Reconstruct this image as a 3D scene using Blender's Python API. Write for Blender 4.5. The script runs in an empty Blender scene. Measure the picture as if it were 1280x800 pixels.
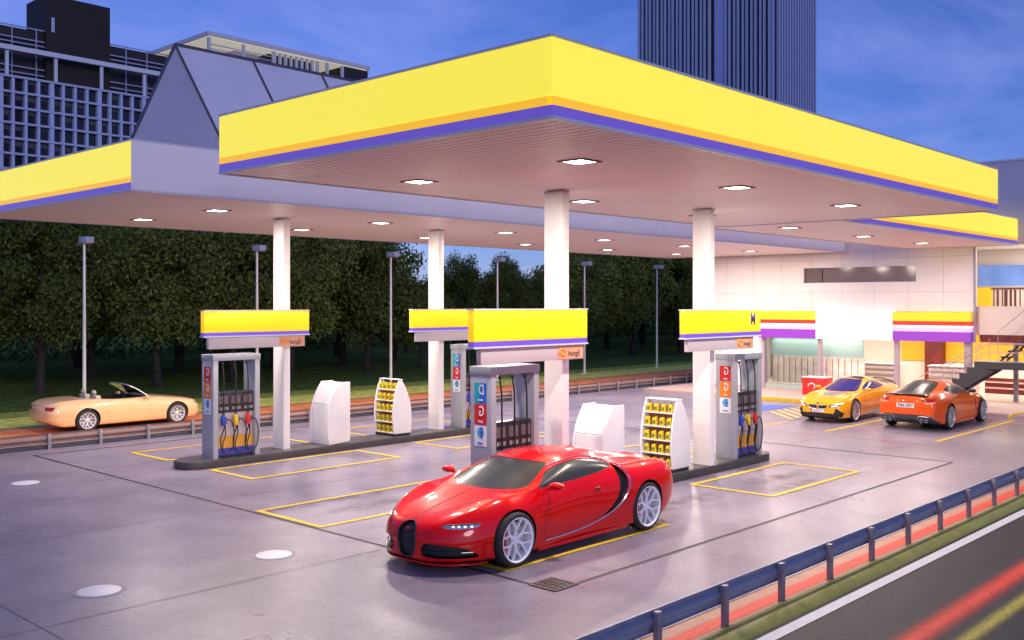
import bpy, bmesh, math, random
from mathutils import Vector, Matrix
from mathutils.bvhtree import BVHTree
R = math.radians
random.seed(7)
scene = bpy.context.scene
col = scene.collection

# ------------------------------------------------------------------ materials
MATS = {}
def _nt(name):
    m = bpy.data.materials.new(name); m.use_nodes = True
    nt = m.node_tree
    return m, nt, nt.nodes['Principled BSDF']
def P(name, color, rough=0.5, metal=0.0, spec=0.5, emit=None, estr=0.0, coat=0.0, trans=0.0,
      noise=None, bump=None):
    """noise=(scale, amount, detail) varies the base colour, bump=(scale, strength, dist)"""
    if name in MATS: return MATS[name]
    m, nt, b = _nt(name)
    c = (color[0], color[1], color[2], 1)
    b.inputs['Base Color'].default_value = c
    b.inputs['Roughness'].default_value = rough
    b.inputs['Metallic'].default_value = metal
    b.inputs['Specular IOR Level'].default_value = spec
    b.inputs['Coat Weight'].default_value = coat
    b.inputs['Coat Roughness'].default_value = 0.04
    b.inputs['Transmission Weight'].default_value = trans
    if emit:
        b.inputs['Emission Color'].default_value = (*emit, 1)
        b.inputs['Emission Strength'].default_value = estr
    if noise or bump:
        tc = nt.nodes.new('ShaderNodeTexCoord')
    if noise:
        n = nt.nodes.new('ShaderNodeTexNoise'); n.inputs['Scale'].default_value = noise[0]
        n.inputs['Detail'].default_value = noise[2] if len(noise) > 2 else 5
        nt.links.new(tc.outputs['Object'], n.inputs['Vector'])
        mp = nt.nodes.new('ShaderNodeMapRange')
        mp.inputs['From Min'].default_value = .3; mp.inputs['From Max'].default_value = .7
        mp.inputs['To Min'].default_value = 1 - noise[1]; mp.inputs['To Max'].default_value = 1 + noise[1]
        nt.links.new(n.outputs['Fac'], mp.inputs['Value'])
        mx = nt.nodes.new('ShaderNodeVectorMath'); mx.operation = 'SCALE'
        mx.inputs[0].default_value = color[:3]
        nt.links.new(mp.outputs['Result'], mx.inputs['Scale'])
        nt.links.new(mx.outputs['Vector'], b.inputs['Base Color'])
    if bump:
        n2 = nt.nodes.new('ShaderNodeTexNoise'); n2.inputs['Scale'].default_value = bump[0]
        n2.inputs['Detail'].default_value = 6
        nt.links.new(tc.outputs['Object'], n2.inputs['Vector'])
        bp = nt.nodes.new('ShaderNodeBump'); bp.inputs['Strength'].default_value = bump[1]
        bp.inputs['Distance'].default_value = bump[2]
        nt.links.new(n2.outputs['Fac'], bp.inputs['Height'])
        nt.links.new(bp.outputs['Normal'], b.inputs['Normal'])
    MATS[name] = m
    return m

def M_forecourt():
    m, nt, b = _nt('forecourt_concrete')
    N = nt.nodes.new; L = nt.links.new
    tc = N('ShaderNodeTexCoord')
    def noise(s, d, rough=.6, vec=None):
        n = N('ShaderNodeTexNoise'); n.inputs['Scale'].default_value = s; n.inputs['Detail'].default_value = d
        n.inputs['Roughness'].default_value = rough
        L(vec or tc.outputs['Object'], n.inputs['Vector']); return n.outputs['Fac']
    def ramp(src, p0, c0, p1, c1):
        r = N('ShaderNodeValToRGB'); r.color_ramp.elements[0].position = p0; r.color_ramp.elements[1].position = p1
        r.color_ramp.elements[0].color = (*c0, 1); r.color_ramp.elements[1].color = (*c1, 1)
        L(src, r.inputs['Fac']); return r.outputs['Color']
    def mul(a, bcol, fac=1):
        x = N('ShaderNodeMix'); x.data_type = 'RGBA'; x.blend_type = 'MULTIPLY'; x.inputs[0].default_value = fac
        L(a, x.inputs[6]); L(bcol, x.inputs[7]); return x.outputs[2]
    base = ramp(noise(.35, 4), .3, (.195, .170, .232), .7, (.295, .250, .318))
    mid = ramp(noise(2.2, 5, .55), .3, (.88, .88, .89), .7, (1.05, 1.05, 1.05))
    fine = ramp(noise(11, 9, .78), .36, (.74, .74, .77), .64, (1.12, 1.12, 1.12))
    sp = ramp(noise(140, 3, .7), .33, (.6, .6, .62), .45, (1, 1, 1))
    mp = N('ShaderNodeMapping'); mp.inputs['Scale'].default_value = (.25, 2.2, 1); L(tc.outputs['Object'], mp.inputs['Vector'])
    tyre = ramp(noise(.9, 5, .6, mp.outputs['Vector']), .30, (.74, .73, .75), .48, (1, 1, 1))
    c = mul(mul(mul(mul(base, mid), fine, .8), sp, .5), tyre, .18)
    L(c, b.inputs['Base Color'])
    rr = N('ShaderNodeMapRange'); L(noise(.8, 3, .5), rr.inputs['Value'])
    rr.inputs['From Min'].default_value = .3; rr.inputs['From Max'].default_value = .7
    rr.inputs['To Min'].default_value = .26; rr.inputs['To Max'].default_value = .40
    L(rr.outputs['Result'], b.inputs['Roughness'])
    bp = N('ShaderNodeBump'); bp.inputs['Strength'].default_value = .35; bp.inputs['Distance'].default_value = .004
    L(noise(60, 8, .75), bp.inputs['Height']); L(bp.outputs['Normal'], b.inputs['Normal'])
    b.inputs['Specular IOR Level'].default_value = .45
    return m

def M_trail(name, color, rough=.6, soft=.5, strength=.9):
    """passing car light painted as a strip that thins out towards both edges"""
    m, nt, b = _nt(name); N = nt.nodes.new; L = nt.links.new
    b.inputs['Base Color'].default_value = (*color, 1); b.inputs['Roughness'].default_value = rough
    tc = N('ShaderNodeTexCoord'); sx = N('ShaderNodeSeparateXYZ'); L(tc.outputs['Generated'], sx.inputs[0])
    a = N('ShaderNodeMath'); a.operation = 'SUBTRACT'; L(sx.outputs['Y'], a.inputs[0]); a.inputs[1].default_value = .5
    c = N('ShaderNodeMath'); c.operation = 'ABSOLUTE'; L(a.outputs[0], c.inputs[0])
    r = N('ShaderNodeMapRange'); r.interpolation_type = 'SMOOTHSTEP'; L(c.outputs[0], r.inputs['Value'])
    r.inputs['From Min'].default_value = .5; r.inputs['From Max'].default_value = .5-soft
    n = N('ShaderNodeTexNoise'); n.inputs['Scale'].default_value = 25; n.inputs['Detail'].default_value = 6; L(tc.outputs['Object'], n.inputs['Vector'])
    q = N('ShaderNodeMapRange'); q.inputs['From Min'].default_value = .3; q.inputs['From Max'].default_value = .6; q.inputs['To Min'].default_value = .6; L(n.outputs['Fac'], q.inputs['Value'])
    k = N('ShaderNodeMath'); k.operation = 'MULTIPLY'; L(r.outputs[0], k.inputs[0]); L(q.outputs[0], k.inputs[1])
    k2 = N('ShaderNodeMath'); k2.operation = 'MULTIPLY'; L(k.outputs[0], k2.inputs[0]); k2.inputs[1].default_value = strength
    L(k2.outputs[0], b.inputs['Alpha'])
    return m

def M_leaf(name, c1, c2):
    m, nt, b = _nt(name)
    g = nt.nodes.new('ShaderNodeNewGeometry'); oi = nt.nodes.new('ShaderNodeObjectInfo')
    ad = nt.nodes.new('ShaderNodeMath'); ad.operation = 'ADD'
    sc = nt.nodes.new('ShaderNodeMath'); sc.operation = 'MULTIPLY'; sc.inputs[1].default_value = .5
    nt.links.new(oi.outputs['Random'], sc.inputs[0])
    s2 = nt.nodes.new('ShaderNodeMath'); s2.operation = 'MULTIPLY'; s2.inputs[1].default_value = .55
    nt.links.new(g.outputs['Random Per Island'], s2.inputs[0])
    nt.links.new(sc.outputs[0], ad.inputs[0]); nt.links.new(s2.outputs[0], ad.inputs[1])
    r = nt.nodes.new('ShaderNodeValToRGB')
    r.color_ramp.elements[0].color = (*c1, 1); r.color_ramp.elements[1].color = (*c2, 1)
    nt.links.new(ad.outputs[0], r.inputs['Fac']); nt.links.new(r.outputs['Color'], b.inputs['Base Color'])
    b.inputs['Roughness'].default_value = .6
    b.inputs['Specular IOR Level'].default_value = .1
    return m

def M_glass(name, tint=(.8, .9, .95), alpha=.22):
    m = bpy.data.materials.new(name); m.use_nodes = True; nt = m.node_tree; nt.nodes.clear()
    o = nt.nodes.new('ShaderNodeOutputMaterial'); mx = nt.nodes.new('ShaderNodeMixShader')
    t = nt.nodes.new('ShaderNodeBsdfTransparent'); g = nt.nodes.new('ShaderNodeBsdfGlossy')
    t.inputs['Color'].default_value = (*tint, 1); g.inputs['Roughness'].default_value = .02
    f = nt.nodes.new('ShaderNodeFresnel'); f.inputs['IOR'].default_value = 1.45
    nt.links.new(f.outputs[0], mx.inputs['Fac']); nt.links.new(t.outputs[0], mx.inputs[1])
    nt.links.new(g.outputs[0], mx.inputs[2]); nt.links.new(mx.outputs[0], o.inputs['Surface'])
    return m

# ------------------------------------------------------------------ object helpers
WL = {}
def empty(name, loc=(0, 0, 0), rz=0, parent=None):
    o = bpy.data.objects.new(name, None); col.objects.link(o)
    o.empty_display_size = .2
    if parent is not None:
        o.parent = parent; pw = WL.get(parent.name, Vector((0, 0, 0)))
        WL[o.name] = Vector(loc); o.location = Vector(loc) - pw
    else:
        o.location = loc; WL[o.name] = Vector(loc)
    o.rotation_euler = (0, 0, rz)
    return o
def tag(o, label, cat, group=None):
    o['label'] = label; o['category'] = cat
    if group: o['group'] = group
    return o
def struct(o, kind='structure'):
    o['kind'] = kind; return o
def thing(name, label, cat, loc=(0, 0, 0), rz=0, group=None):
    return tag(empty(name, loc, rz), label, cat, group)
def kids(o): return [c for c in bpy.data.objects if c.parent == o]
def copy_tree(o, parent=None, name=None):
    c = o.copy(); col.objects.link(c)
    if name: c.name = name
    if parent is not None: c.parent = parent
    for ch in kids(o): copy_tree(ch, c)
    return c

class MB:
    def __init__(s): s.v = []; s.f = []; s.m = []
    def add(s, vs, fs, m=0):
        b = len(s.v); s.v += [tuple(x) for x in vs]
        for f in fs: s.f.append([b + i for i in f]); s.m.append(m)
        return s
    def box(s, x0, x1, y0, y1, z0, z1, m=0):
        vs = [(x0,y0,z0),(x1,y0,z0),(x1,y1,z0),(x0,y1,z0),(x0,y0,z1),(x1,y0,z1),(x1,y1,z1),(x0,y1,z1)]
        return s.add(vs, [(3,2,1,0),(4,5,6,7),(0,1,5,4),(1,2,6,5),(2,3,7,6),(3,0,4,7)], m)
    def quad(s, a, b, c, d, m=0): return s.add([a, b, c, d], [(0, 1, 2, 3)], m)
    def sheet(s, x0, x1, y0, y1, z, m=0): return s.quad((x0,y0,z),(x1,y0,z),(x1,y1,z),(x0,y1,z), m)
    def prism(s, poly, axis, a0, a1, m=0):
        """poly: 2D list. axis 'x': (y,z); 'y': (x,z); 'z': (x,y)"""
        def mk(p, a):
            return {'x': (a, p[0], p[1]), 'y': (p[0], a, p[1]), 'z': (p[0], p[1], a)}[axis]
        n = len(poly)
        vs = [mk(p, a0) for p in poly] + [mk(p, a1) for p in poly]
        fs = [tuple(range(n)), tuple(range(2*n-1, n-1, -1))]
        for i in range(n):
            j = (i+1) % n; fs.append((j, i, n+i, n+j))
        return s.add(vs, fs, m)
    def tube(s, path, r, n=8, m=0, cap=True):
        path = [Vector(p) for p in path]
        rs = r if isinstance(r, (list, tuple)) else [r]*len(path)
        rings = []; up = None
        for i, p in enumerate(path):
            d = (path[min(i+1, len(path)-1)] - path[max(i-1, 0)]).normalized()
            if up is None: up = d.orthogonal().normalized()
            up = (up - d*up.dot(d))
            if up.length < 1e-6: up = d.orthogonal()
            up.normalize(); sd = d.cross(up)
            rings.append([p + (up*math.cos(2*math.pi*k/n) + sd*math.sin(2*math.pi*k/n))*rs[i] for k in range(n)])
        vs = [q for g in rings for q in g]; fs = []
        for i in range(len(path)-1):
            for k in range(n):
                k2 = (k+1) % n
                fs.append((i*n+k, i*n+k2, (i+1)*n+k2, (i+1)*n+k))
        if cap:
            fs.append(tuple(range(n-1, -1, -1))); fs.append(tuple((len(path)-1)*n+k for k in range(n)))
        return s.add(vs, fs, m)
    def lathe(s, prof, c, axis='z', n=24, m=0, closed=False):
        """prof list of (r, h) revolved around axis through c"""
        vs = []
        for r, h in prof:
            for k in range(n):
                a = 2*math.pi*k/n; x, y = r*math.cos(a), r*math.sin(a)
                v = {'z': (x, y, h), 'y': (x, h, y), 'x': (h, x, y)}[axis]
                vs.append((c[0]+v[0], c[1]+v[1], c[2]+v[2]))
        fs = []; L = len(prof)
        for i in range(L if closed else L-1):
            j = (i+1) % L
            for k in range(n):
                k2 = (k+1) % n; fs.append((i*n+k, i*n+k2, j*n+k2, j*n+k))
        return s.add(vs, fs, m)
    def ell(s, c, r, n=16, m=0, rot=None):
        vs = []; fs = []; h = n//2
        for i in range(h+1):
            t = math.pi*i/h
            for k in range(n):
                a = 2*math.pi*k/n
                p = Vector((r[0]*math.sin(t)*math.cos(a), r[1]*math.sin(t)*math.sin(a), r[2]*math.cos(t)))
                if rot: p = rot @ p
                vs.append(p + Vector(c))
        for i in range(h):
            for k in range(n):
                k2 = (k+1) % n; fs.append((i*n+k, i*n+k2, (i+1)*n+k2, (i+1)*n+k))
        return s.add(vs, fs, m)
    def build(s, name, mats, parent=None, smooth=False, bevel=0, angle=35, fix=True):
        me = bpy.data.meshes.new(name)
        off = WL.get(parent.name, Vector((0,0,0))) if parent is not None else Vector((0,0,0))
        me.from_pydata([(x-off[0], y-off[1], z-off[2]) for x, y, z in s.v], [], s.f)
        if not isinstance(mats, (list, tuple)): mats = [mats]
        for m in mats: me.materials.append(m)
        me.polygons.foreach_set('material_index', s.m)
        if fix:
            bm = bmesh.new(); bm.from_mesh(me)
            bmesh.ops.remove_doubles(bm, verts=bm.verts, dist=1e-5)
            bmesh.ops.recalc_face_normals(bm, faces=bm.faces)
            if bevel:
                es = [e for e in bm.edges if len(e.link_faces) == 2 and e.calc_face_angle(0) > R(40)]
                bmesh.ops.bevel(bm, geom=es, offset=bevel, segments=2, profile=.6, affect='EDGES', clamp_overlap=True)
            bm.to_mesh(me); bm.free()
        if smooth or bevel:
            me.shade_smooth(); me.set_sharp_from_angle(angle=R(angle))
        me.update()
        o = bpy.data.objects.new(name, me); col.objects.link(o)
        if parent is not None:
            o.parent = parent; WL[o.name] = off
        return o

def spline(pts, n=6):
    """Catmull-Rom through 2D/3D points"""
    pts = [Vector(p) for p in pts]; out = []
    for i in range(len(pts)-1):
        p0 = pts[max(i-1, 0)]; p1 = pts[i]; p2 = pts[i+1]; p3 = pts[min(i+2, len(pts)-1)]
        for k in range(n):
            t = k/n
            out.append(.5*((2*p1)+(p2-p0)*t+(2*p0-5*p1+4*p2-p3)*t*t+(3*p1-p0-3*p2+p3)*t**3))
    out.append(pts[-1]); return out

def text_mb(txt, height, mirror=False, depth=.004, align='CENTER', shear=0):
    """returns list of verts, faces of the text in XY plane, centred"""
    cu = bpy.data.curves.new('txt', 'FONT'); cu.body = txt; cu.size = height; cu.extrude = depth/2
    cu.align_x = align; cu.align_y = 'CENTER'; cu.offset = height*.012; cu.resolution_u = 4; cu.shear = shear
    o = bpy.data.objects.new('txt', cu); col.objects.link(o)
    dg = bpy.context.evaluated_depsgraph_get(); dg.update()
    me = bpy.data.meshes.new_from_object(o.evaluated_get(dg))
    vs = [v.co.copy() for v in me.vertices]; fs = [tuple(p.vertices) for p in me.polygons]
    bpy.data.objects.remove(o); bpy.data.curves.remove(cu); bpy.data.meshes.remove(me)
    if mirror:
        for v in vs: v.x = -v.x
        fs = [tuple(reversed(f)) for f in fs]
    return vs, fs
def text_on(mb, txt, height, origin, xdir, ydir, mirror=False, depth=.004, m=0, sx=1):
    vs, fs = text_mb(txt, height, mirror, depth)
    X = Vector(xdir).normalized(); Y = Vector(ydir).normalized(); Z = X.cross(Y)
    mb.add([Vector(origin)+X*v.x*sx+Y*v.y+Z*v.z for v in vs], fs, m)

# stacks of coloured coordinates for a camera 3.2 m up, 35 mm lens
CAMH, F, HOR, TH = 3.2, 1244.4, 380.0, R(43.1)
CT, ST = math.cos(TH), math.sin(TH)
def project(u, v, z):
    Z = CT*u + ST*v; X = ST*u - CT*v
    return 640+F*X/Z, HOR-F*(z-CAMH)/Z, Z
P('black_plastic', (.012,.012,.013), .45)
P('black_gloss', (.008,.008,.010), .12, coat=.6)
P('grille', (.010,.010,.010), .5)
P('tyre', (.018,.018,.019), .7)
P('disc', (.62,.62,.64), .4, metal=.4)
P('chrome', (.75,.75,.78), .12, metal=1)
P('silver', (.55,.56,.60), .3, metal=.8)
P('rim_white', (.93,.93,.94), .25, metal=.05, coat=.6)
P('rim_silver', (.80,.80,.84), .25, metal=.3)
P('rim_dark', (.62,.60,.58), .3, metal=.3)
P('red_paint', (.68,.001,.002), .30, coat=.75, spec=.08)
P('dark_red', (.25,.004,.006), .3, coat=.5)
P('yellow_paint', (.88,.38,.006), .3, coat=.8, spec=.2)
P('orange_paint', (.86,.10,.004), .3, coat=.7, spec=.2)
P('apricot_paint', (.92,.58,.28), .35, coat=.6)
P('badge_red', (.6,.01,.01), .3)
P('car_glass', (.040,.043,.045), .24, spec=.2)
P('car_glass_blue', (.04,.03,.16), .06, spec=.8)
P('lamp_clear', (.40,.42,.44), .12, metal=.6, coat=1)
P('lamp_dark', (.03,.03,.035), .08, coat=1)
P('lamp_red', (.35,.01,.01), .12, coat=1)
P('drl', (.9,.92,1), .3, emit=(.9,.95,1), estr=1.2)
P('drl_soft', (1,.6,.5), .3, emit=(1,.45,.35), estr=.8)
P('plate_white', (.72,.72,.74), .5)
P('plate_blue', (.05,.15,.55), .5)
P('purple_mark', (.30,.03,.35), .5)
P('dark_grey', (.045,.05,.055), .4)
P('cream', (.62,.55,.42), .6)
MATS['thin_glass'] = M_glass('thin_glass')
# ------------------------------------------------------------------ cars
def pchip(tab):
    xs = [t[0] for t in tab]; ys = [t[1] for t in tab]; n = len(xs)
    h = [xs[i+1]-xs[i] for i in range(n-1)]; d = [(ys[i+1]-ys[i])/h[i] for i in range(n-1)]
    g = [0]*n; g[0] = d[0]; g[-1] = d[-1]
    for i in range(1, n-1):
        if d[i-1]*d[i] > 0:
            w1 = 2*h[i]+h[i-1]; w2 = h[i]+2*h[i-1]; g[i] = (w1+w2)/(w1/d[i-1]+w2/d[i])
    def f(x):
        if x <= xs[0]: return ys[0]
        if x >= xs[-1]: return ys[-1]
        i = max(k for k in range(n-1) if xs[k] <= x)
        t = (x-xs[i])/h[i]; a = ys[i]; b = ys[i+1]
        return (a*(1+2*t)*(1-t)**2 + h[i]*g[i]*t*(1-t)**2 + b*t*t*(3-2*t) + h[i]*g[i+1]*t*t*(t-1))
    return f

def body_surface(cv, L, ns=110, open_top=False):
    """cv: dict of curve tables. returns MB closed solid; car front at +x"""
    F_ = {k: pchip(t) for k, t in cv.items()}
    rings = []
    ss = []
    for i in range(ns+1):
        t = i/ns
        ss.append(L*(.5-.5*math.cos(math.pi*t))*.35 + L*t*.65)
    ss[0] = 0; ss[-1] = L
    for s in ss:
        W = F_['W'](s); zb = F_['zb'](s); zW = F_['zW'](s); zS = F_['zS'](s); iS = F_['iS'](s)
        zC = F_['zC'](s); Rw = F_['Rw'](s); Rd = F_['Rd'](s)
        bl = F_['bl'](s) if 'bl' in F_ else .025
        tuck = F_['tuck'](s) if 'tuck' in F_ else .05
        ys = W-iS; zr = zC-Rd
        pts = [(0, zb), (W*.5, zb+.004), (W-tuck-.07, zb+.012), (W-tuck*.7, zb+.07), (W-.006, zb+(zW-zb)*.66), (W, zW),
               (W-iS*.28, zW+(zS-zW)*.58), (ys, zS), ((ys+Rw)/2+bl, (zS+zr)/2+bl*.6), (Rw, zr),
               (Rw*.55, zr+Rd*.74), (0, zC)]
        sp = spline(pts, 5)
        for p in sp:
            p.x = max(0, p.x)
        sp[0].x = 0; sp[-1].x = 0
        kmax = len(sp) if s in (0, L) else 26
        for k in range(1, kmax): sp[k].y = max(sp[k].y, sp[k-1].y+.0004)
        x = L/2-s
        ring = [(x, p.x, p.y) for p in sp] + [(x, -p.x, p.y) for p in reversed(sp[1:-1])]
        rings.append(ring)
    n = len(rings[0]); mb = MB(); vs = [p for r in rings for p in r]; fs = []
    for i in range(len(rings)-1):
        for k in range(n):
            k2 = (k+1) % n; fs.append((i*n+k, i*n+k2, (i+1)*n+k2, (i+1)*n+k))
    half = n//2
    for base in (0, (len(rings)-1)*n):      # caps as strips across the car
        for k in range(half):
            a, b = k, k+1
            c, d = (n-k-1) % n, (n-k) % n
            q = [base+a, base+b, base+c, base+d]
            q2 = []
            for z in q:
                if z not in q2: q2.append(z)
            if len(q2) >= 3: fs.append(tuple(q2))
    mb.add(vs, fs)
    return mb

SELF = False
def temp_obj(mb_or_me, name='tmp'):
    if isinstance(mb_or_me, MB):
        return mb_or_me.build(name, [])
    o = bpy.data.objects.new(name, mb_or_me); col.objects.link(o); return o
def kill(o):
    me = o.data; bpy.data.objects.remove(o)
    if me and me.users == 0: bpy.data.meshes.remove(me)
def boolean(a, b, op):
    md = a.modifiers.new('b', 'BOOLEAN'); md.operation = op; md.object = b; md.solver = 'EXACT'; md.use_self = SELF
    dg = bpy.context.evaluated_depsgraph_get(); dg.update()
    me = bpy.data.meshes.new_from_object(a.evaluated_get(dg))
    a.modifiers.remove(md)
    return me

class Ref:
    """smooth reference surface used for normals"""
    def __init__(s, o):
        me = o.data; s.vs = [v.co.copy() for v in me.vertices]; s.ns = [v.normal.copy() for v in me.vertices]
        s.fs = [tuple(p.vertices) for p in me.polygons]
        s.tree = BVHTree.FromPolygons(s.vs, s.fs)
    def at(s, p):
        loc, n, i, d = s.tree.find_nearest(p)
        if loc is None: return None, 9
        f = s.fs[i]; ws = []
        for k in f: ws.append(1/((s.vs[k]-loc).length**2+1e-7))
        t = sum(ws); nn = Vector((0,0,0))
        for w, k in zip(ws, f): nn += s.ns[k]*(w/t)
        return nn.normalized(), d
    def fix(s, me, tol=.02):
        me.shade_smooth()
        nv = len(me.vertices); cache = {}
        out = [Vector((0,0,1))]*len(me.loops)
        for p in me.polygons:
            for li in p.loop_indices:
                vi = me.loops[li].vertex_index
                if vi not in cache: cache[vi] = s.at(me.vertices[vi].co)
                nn, d = cache[vi]
                out[li] = nn if (nn is not None and d < tol and nn.dot(p.normal) > .72) else p.normal.copy()
        me.normals_split_custom_set(out)
    def cast_y(s, x, z, sign):
        h = s.tree.ray_cast(Vector((x, sign*3, z)), Vector((0, -sign, 0)))
        return h[0]
    def cast_z(s, x, y):
        return s.tree.ray_cast(Vector((x, y, 3)), Vector((0, 0, -1)))[0]
    def cast_x(s, y, z, sign):
        return s.tree.ray_cast(Vector((sign*5, y, z)), Vector((-sign, 0, 0)))[0]

def sm(poly, n=4, closed=True):
    """smooth closed polygon"""
    P_ = [Vector(p) for p in poly]; out = []; N = len(P_)
    for i in range(N):
        p0, p1, p2, p3 = P_[(i-1) % N], P_[i], P_[(i+1) % N], P_[(i+2) % N]
        for k in range(n):
            t = k/n
            q = .5*((2*p1)+(p2-p0)*t+(2*p0-5*p1+4*p2-p3)*t*t+(3*p1-p0-3*p2+p3)*t**3)
            out.append((q.x, q.y))
    return out

def wheel_parts(car, x, y, zc, r, side, rim_mat, tyre_mat, rr, ys=5, width=.24, caliper=None, dark=None, style='Y'):
    """side=+1/-1 outer face direction in y; y = outer face"""
    w = empty('wheel', (x, y, zc), 0, car)
    c = (x, y, zc); s = side
    # tyre
    t = MB(); wd = width
    prof = [(rr, 0), (rr+.012, .004), (r-.045, .006), (r-.018, -.008), (r-.004, -.03), (r, -.06), (r, -wd+.06), (r-.004, -wd+.03),
            (r-.02, -wd+.008), (rr, -wd)]
    t.lathe([(a, s*b) for a, b in prof], c, 'y', 48)
    t.build('tyre', tyre_mat, w, smooth=True, angle=50)
    # rim
    m = MB()
    m.lathe([(rr+.004, s*.004), (rr-.008, s*.004), (rr-.022, -s*.012), (rr-.03, -s*.12), (rr-.035, -s*(wd-.02)), (rr+.002, -s*(wd-.004))], c, 'y', 48)
    def P3(rad, ang, dep): return (x+rad*math.cos(ang), y-s*dep, zc+rad*math.sin(ang))
    for k in range(ys):
        a0 = math.pi/2 + 2*math.pi*k/ys
        def spoke(a_in, r_in, a_out, r_out, w_in, w_out, d_in=.03, d_out=.012, th=.03):
            pi = Vector(P3(r_in, a_in, d_in)); po = Vector(P3(r_out, a_out, d_out))
            dr = (po-pi).normalized(); sd = dr.cross(Vector((0, 1, 0))).normalized()
            Yv = Vector((0, -s, 0))
            vs = [pi-sd*w_in, pi+sd*w_in, po+sd*w_out, po-sd*w_out]
            vs2 = [q+Yv*th for q in vs]
            # slightly chamfered front
            m.add([q for q in vs]+[q+sd*0 for q in vs2], [(0,1,2,3),(7,6,5,4),(1,0,4,5),(2,1,5,6),(3,2,6,7),(0,3,7,4)])
        if style == 'Y':
            sp = math.pi/ys
            spoke(a0, .035, a0, rr*.52, .020, .017, .045, .03)
            spoke(a0, rr*.46, a0+sp*.62, rr-.012, .013, .010, .031, .008)
            spoke(a0, rr*.46, a0-sp*.62, rr-.012, .013, .010, .031, .008)
        else:
            sp = math.pi/ys
            spoke(a0-sp*.22, .04, a0-sp*.45, rr-.012, .012, .012, .04, .008)
            spoke(a0+sp*.22, .04, a0+sp*.45, rr-.012, .012, .012, .04, .008)
    m.lathe([(0, -s*.02), (.03, -s*.02), (.05, -s*.03), (.058, -s*.05), (.058, -s*.09)], c, 'y', 20)
    m.build('rim', rim_mat, w, smooth=True, angle=30)
    b = MB()
    b.lathe([(.0, -s*.10), (rr*.75, -s*.10), (rr*.75, -s*.125), (0, -s*.125)], c, 'y', 36)
    b.build('brake_disc', MATS['disc'], w, smooth=True, angle=30)
    if caliper:
        q = MB(); a = []
        sg = 1
        for k in range(9):
            an = R(-38+76*k/8)
            a.append(an)
        ins = [(x+rr*.5*math.cos(t_), zc+rr*.5*math.sin(t_)) for t_ in a]
        outs = [(x+rr*.86*math.cos(t_), zc+rr*.86*math.sin(t_)) for t_ in reversed(a)]
        q.prism(ins+outs, 'y', y-s*.07, y-s*.14)
        q.build('brake_caliper', caliper, w, bevel=.004)
    h = MB(); h.lathe([(0, -s*(wd-.02)), (rr-.03, -s*(wd-.02))], c, 'y', 30)
    h.build('wheel_back', MATS['black_plastic'], w)
    return w

def make_car(name, label, cv, L, paint, fa, ra, rw, track_y, inlays, extras, rim_mat, rr, spokes, caliper=None, style='Y',
             arch=.035, cut=None, group=None):
    """inlays: list of dict(name, view 'side'|'top'|'front'|'rear', poly, mat, both, inset, depth)"""
    root = thing(name, label, 'sports car')
    if group: root['group'] = group
    solid = temp_obj(body_surface(cv, L)); ref = Ref(solid)
    H = L/2
    cutters = []; pieces = []
    for i in inlays:
        v = i['view']; poly = i['poly']; jobs = []
        n_ = i.get('near', .42); far = i.get('far', 1.3)
        if v == 'side':
            pl = [(H-a, b) for a, b in poly]
            for sg in (-1, 1): jobs.append(('y', pl, sg*n_, sg*far))
        elif v == 'top':
            jobs.append(('z', [(H-a, b) for a, b in poly], i.get('z0', .7), 2.0))
            if i.get('both'): jobs.append(('z', [(H-a, -b) for a, b in poly], i.get('z0', .7), 2.0))
        else:
            sgn = 1 if v == 'front' else -1
            d = i.get('depth', .35)
            a0, a1 = sgn*(H+.2), sgn*(H-d)
            jobs.append(('x', poly, a0, a1))
            if i.get('both'): jobs.append(('x', [(-a, b) for a, b in poly], a0, a1))
        for ax, pl, a0, a1 in jobs:
            pm = MB().prism(pl, ax, a0, a1); po = temp_obj(pm)
            me = boolean(solid, po, 'INTERSECT'); kill(po)
            if i.get('cut', True): cutters.append(MB().prism(pl, ax, a0, a1))
            ref.fix(me)
            ins = i.get('inset', .004)
            vn = [v_.co.copy() for v_ in me.vertices]
            for k, v_ in enumerate(me.vertices):
                nn, d = ref.at(vn[k])
                if d < .003: v_.co = vn[k]-nn*ins
            me.materials.clear(); me.materials.append(i['mat'])
            for p in me.polygons: p.material_index = 0
            o = bpy.data.objects.new(i['name'], me); col.objects.link(o); o.parent = root; WL[o.name] = Vector((0,0,0))
            if i.get('label'): o['label'] = i['label']
            pieces.append(o)
    cur = solid
    def apply(cm):
        nonlocal cur
        co = temp_obj(cm); me = boolean(cur, co, 'DIFFERENCE'); kill(co); kill(cur); cur = temp_obj(me)
    for c_ in cutters: apply(c_)
    for sx, rwh in ((H-fa, rw[0]), (H-ra, rw[1])):
        for sg in (-1, 1):
            ra_ = rwh+arch
            poly = [(sx+ra_*math.cos(2*math.pi*k/40), rwh+.01+ra_*math.sin(2*math.pi*k/40)) for k in range(40)]
            apply(MB().prism(poly, 'y', sg*(track_y-.30), sg*1.4))
    if cut:
        for c_ in cut: apply(c_)
    me = cur.data
    me.materials.clear(); me.materials.append(paint); me.materials.append(MATS['black_plastic'])
    ref.fix(me)
    for p in me.polygons:
        c = p.center; nn, d = ref.at(c)
        p.material_index = 1 if (d > .012 or c.z < .16) else 0
    cur.name = 'body'; me.name = 'body'; cur.parent = root; WL[cur.name] = Vector((0,0,0))
    for (sx, rwh, cp) in ((H-fa, rw[0], caliper), (H-ra, rw[1], caliper)):
        for sg in (-1, 1):
            wheel_parts(root, sx, sg*track_y, rwh, rwh, sg, rim_mat, MATS['tyre'], rr*rwh/rw[0], spokes, .22, cp, style=style)
    extras(root, ref, H)
    return root
def inlays_groups(cutter):
    return [cutter] if cutter.f else []

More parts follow.
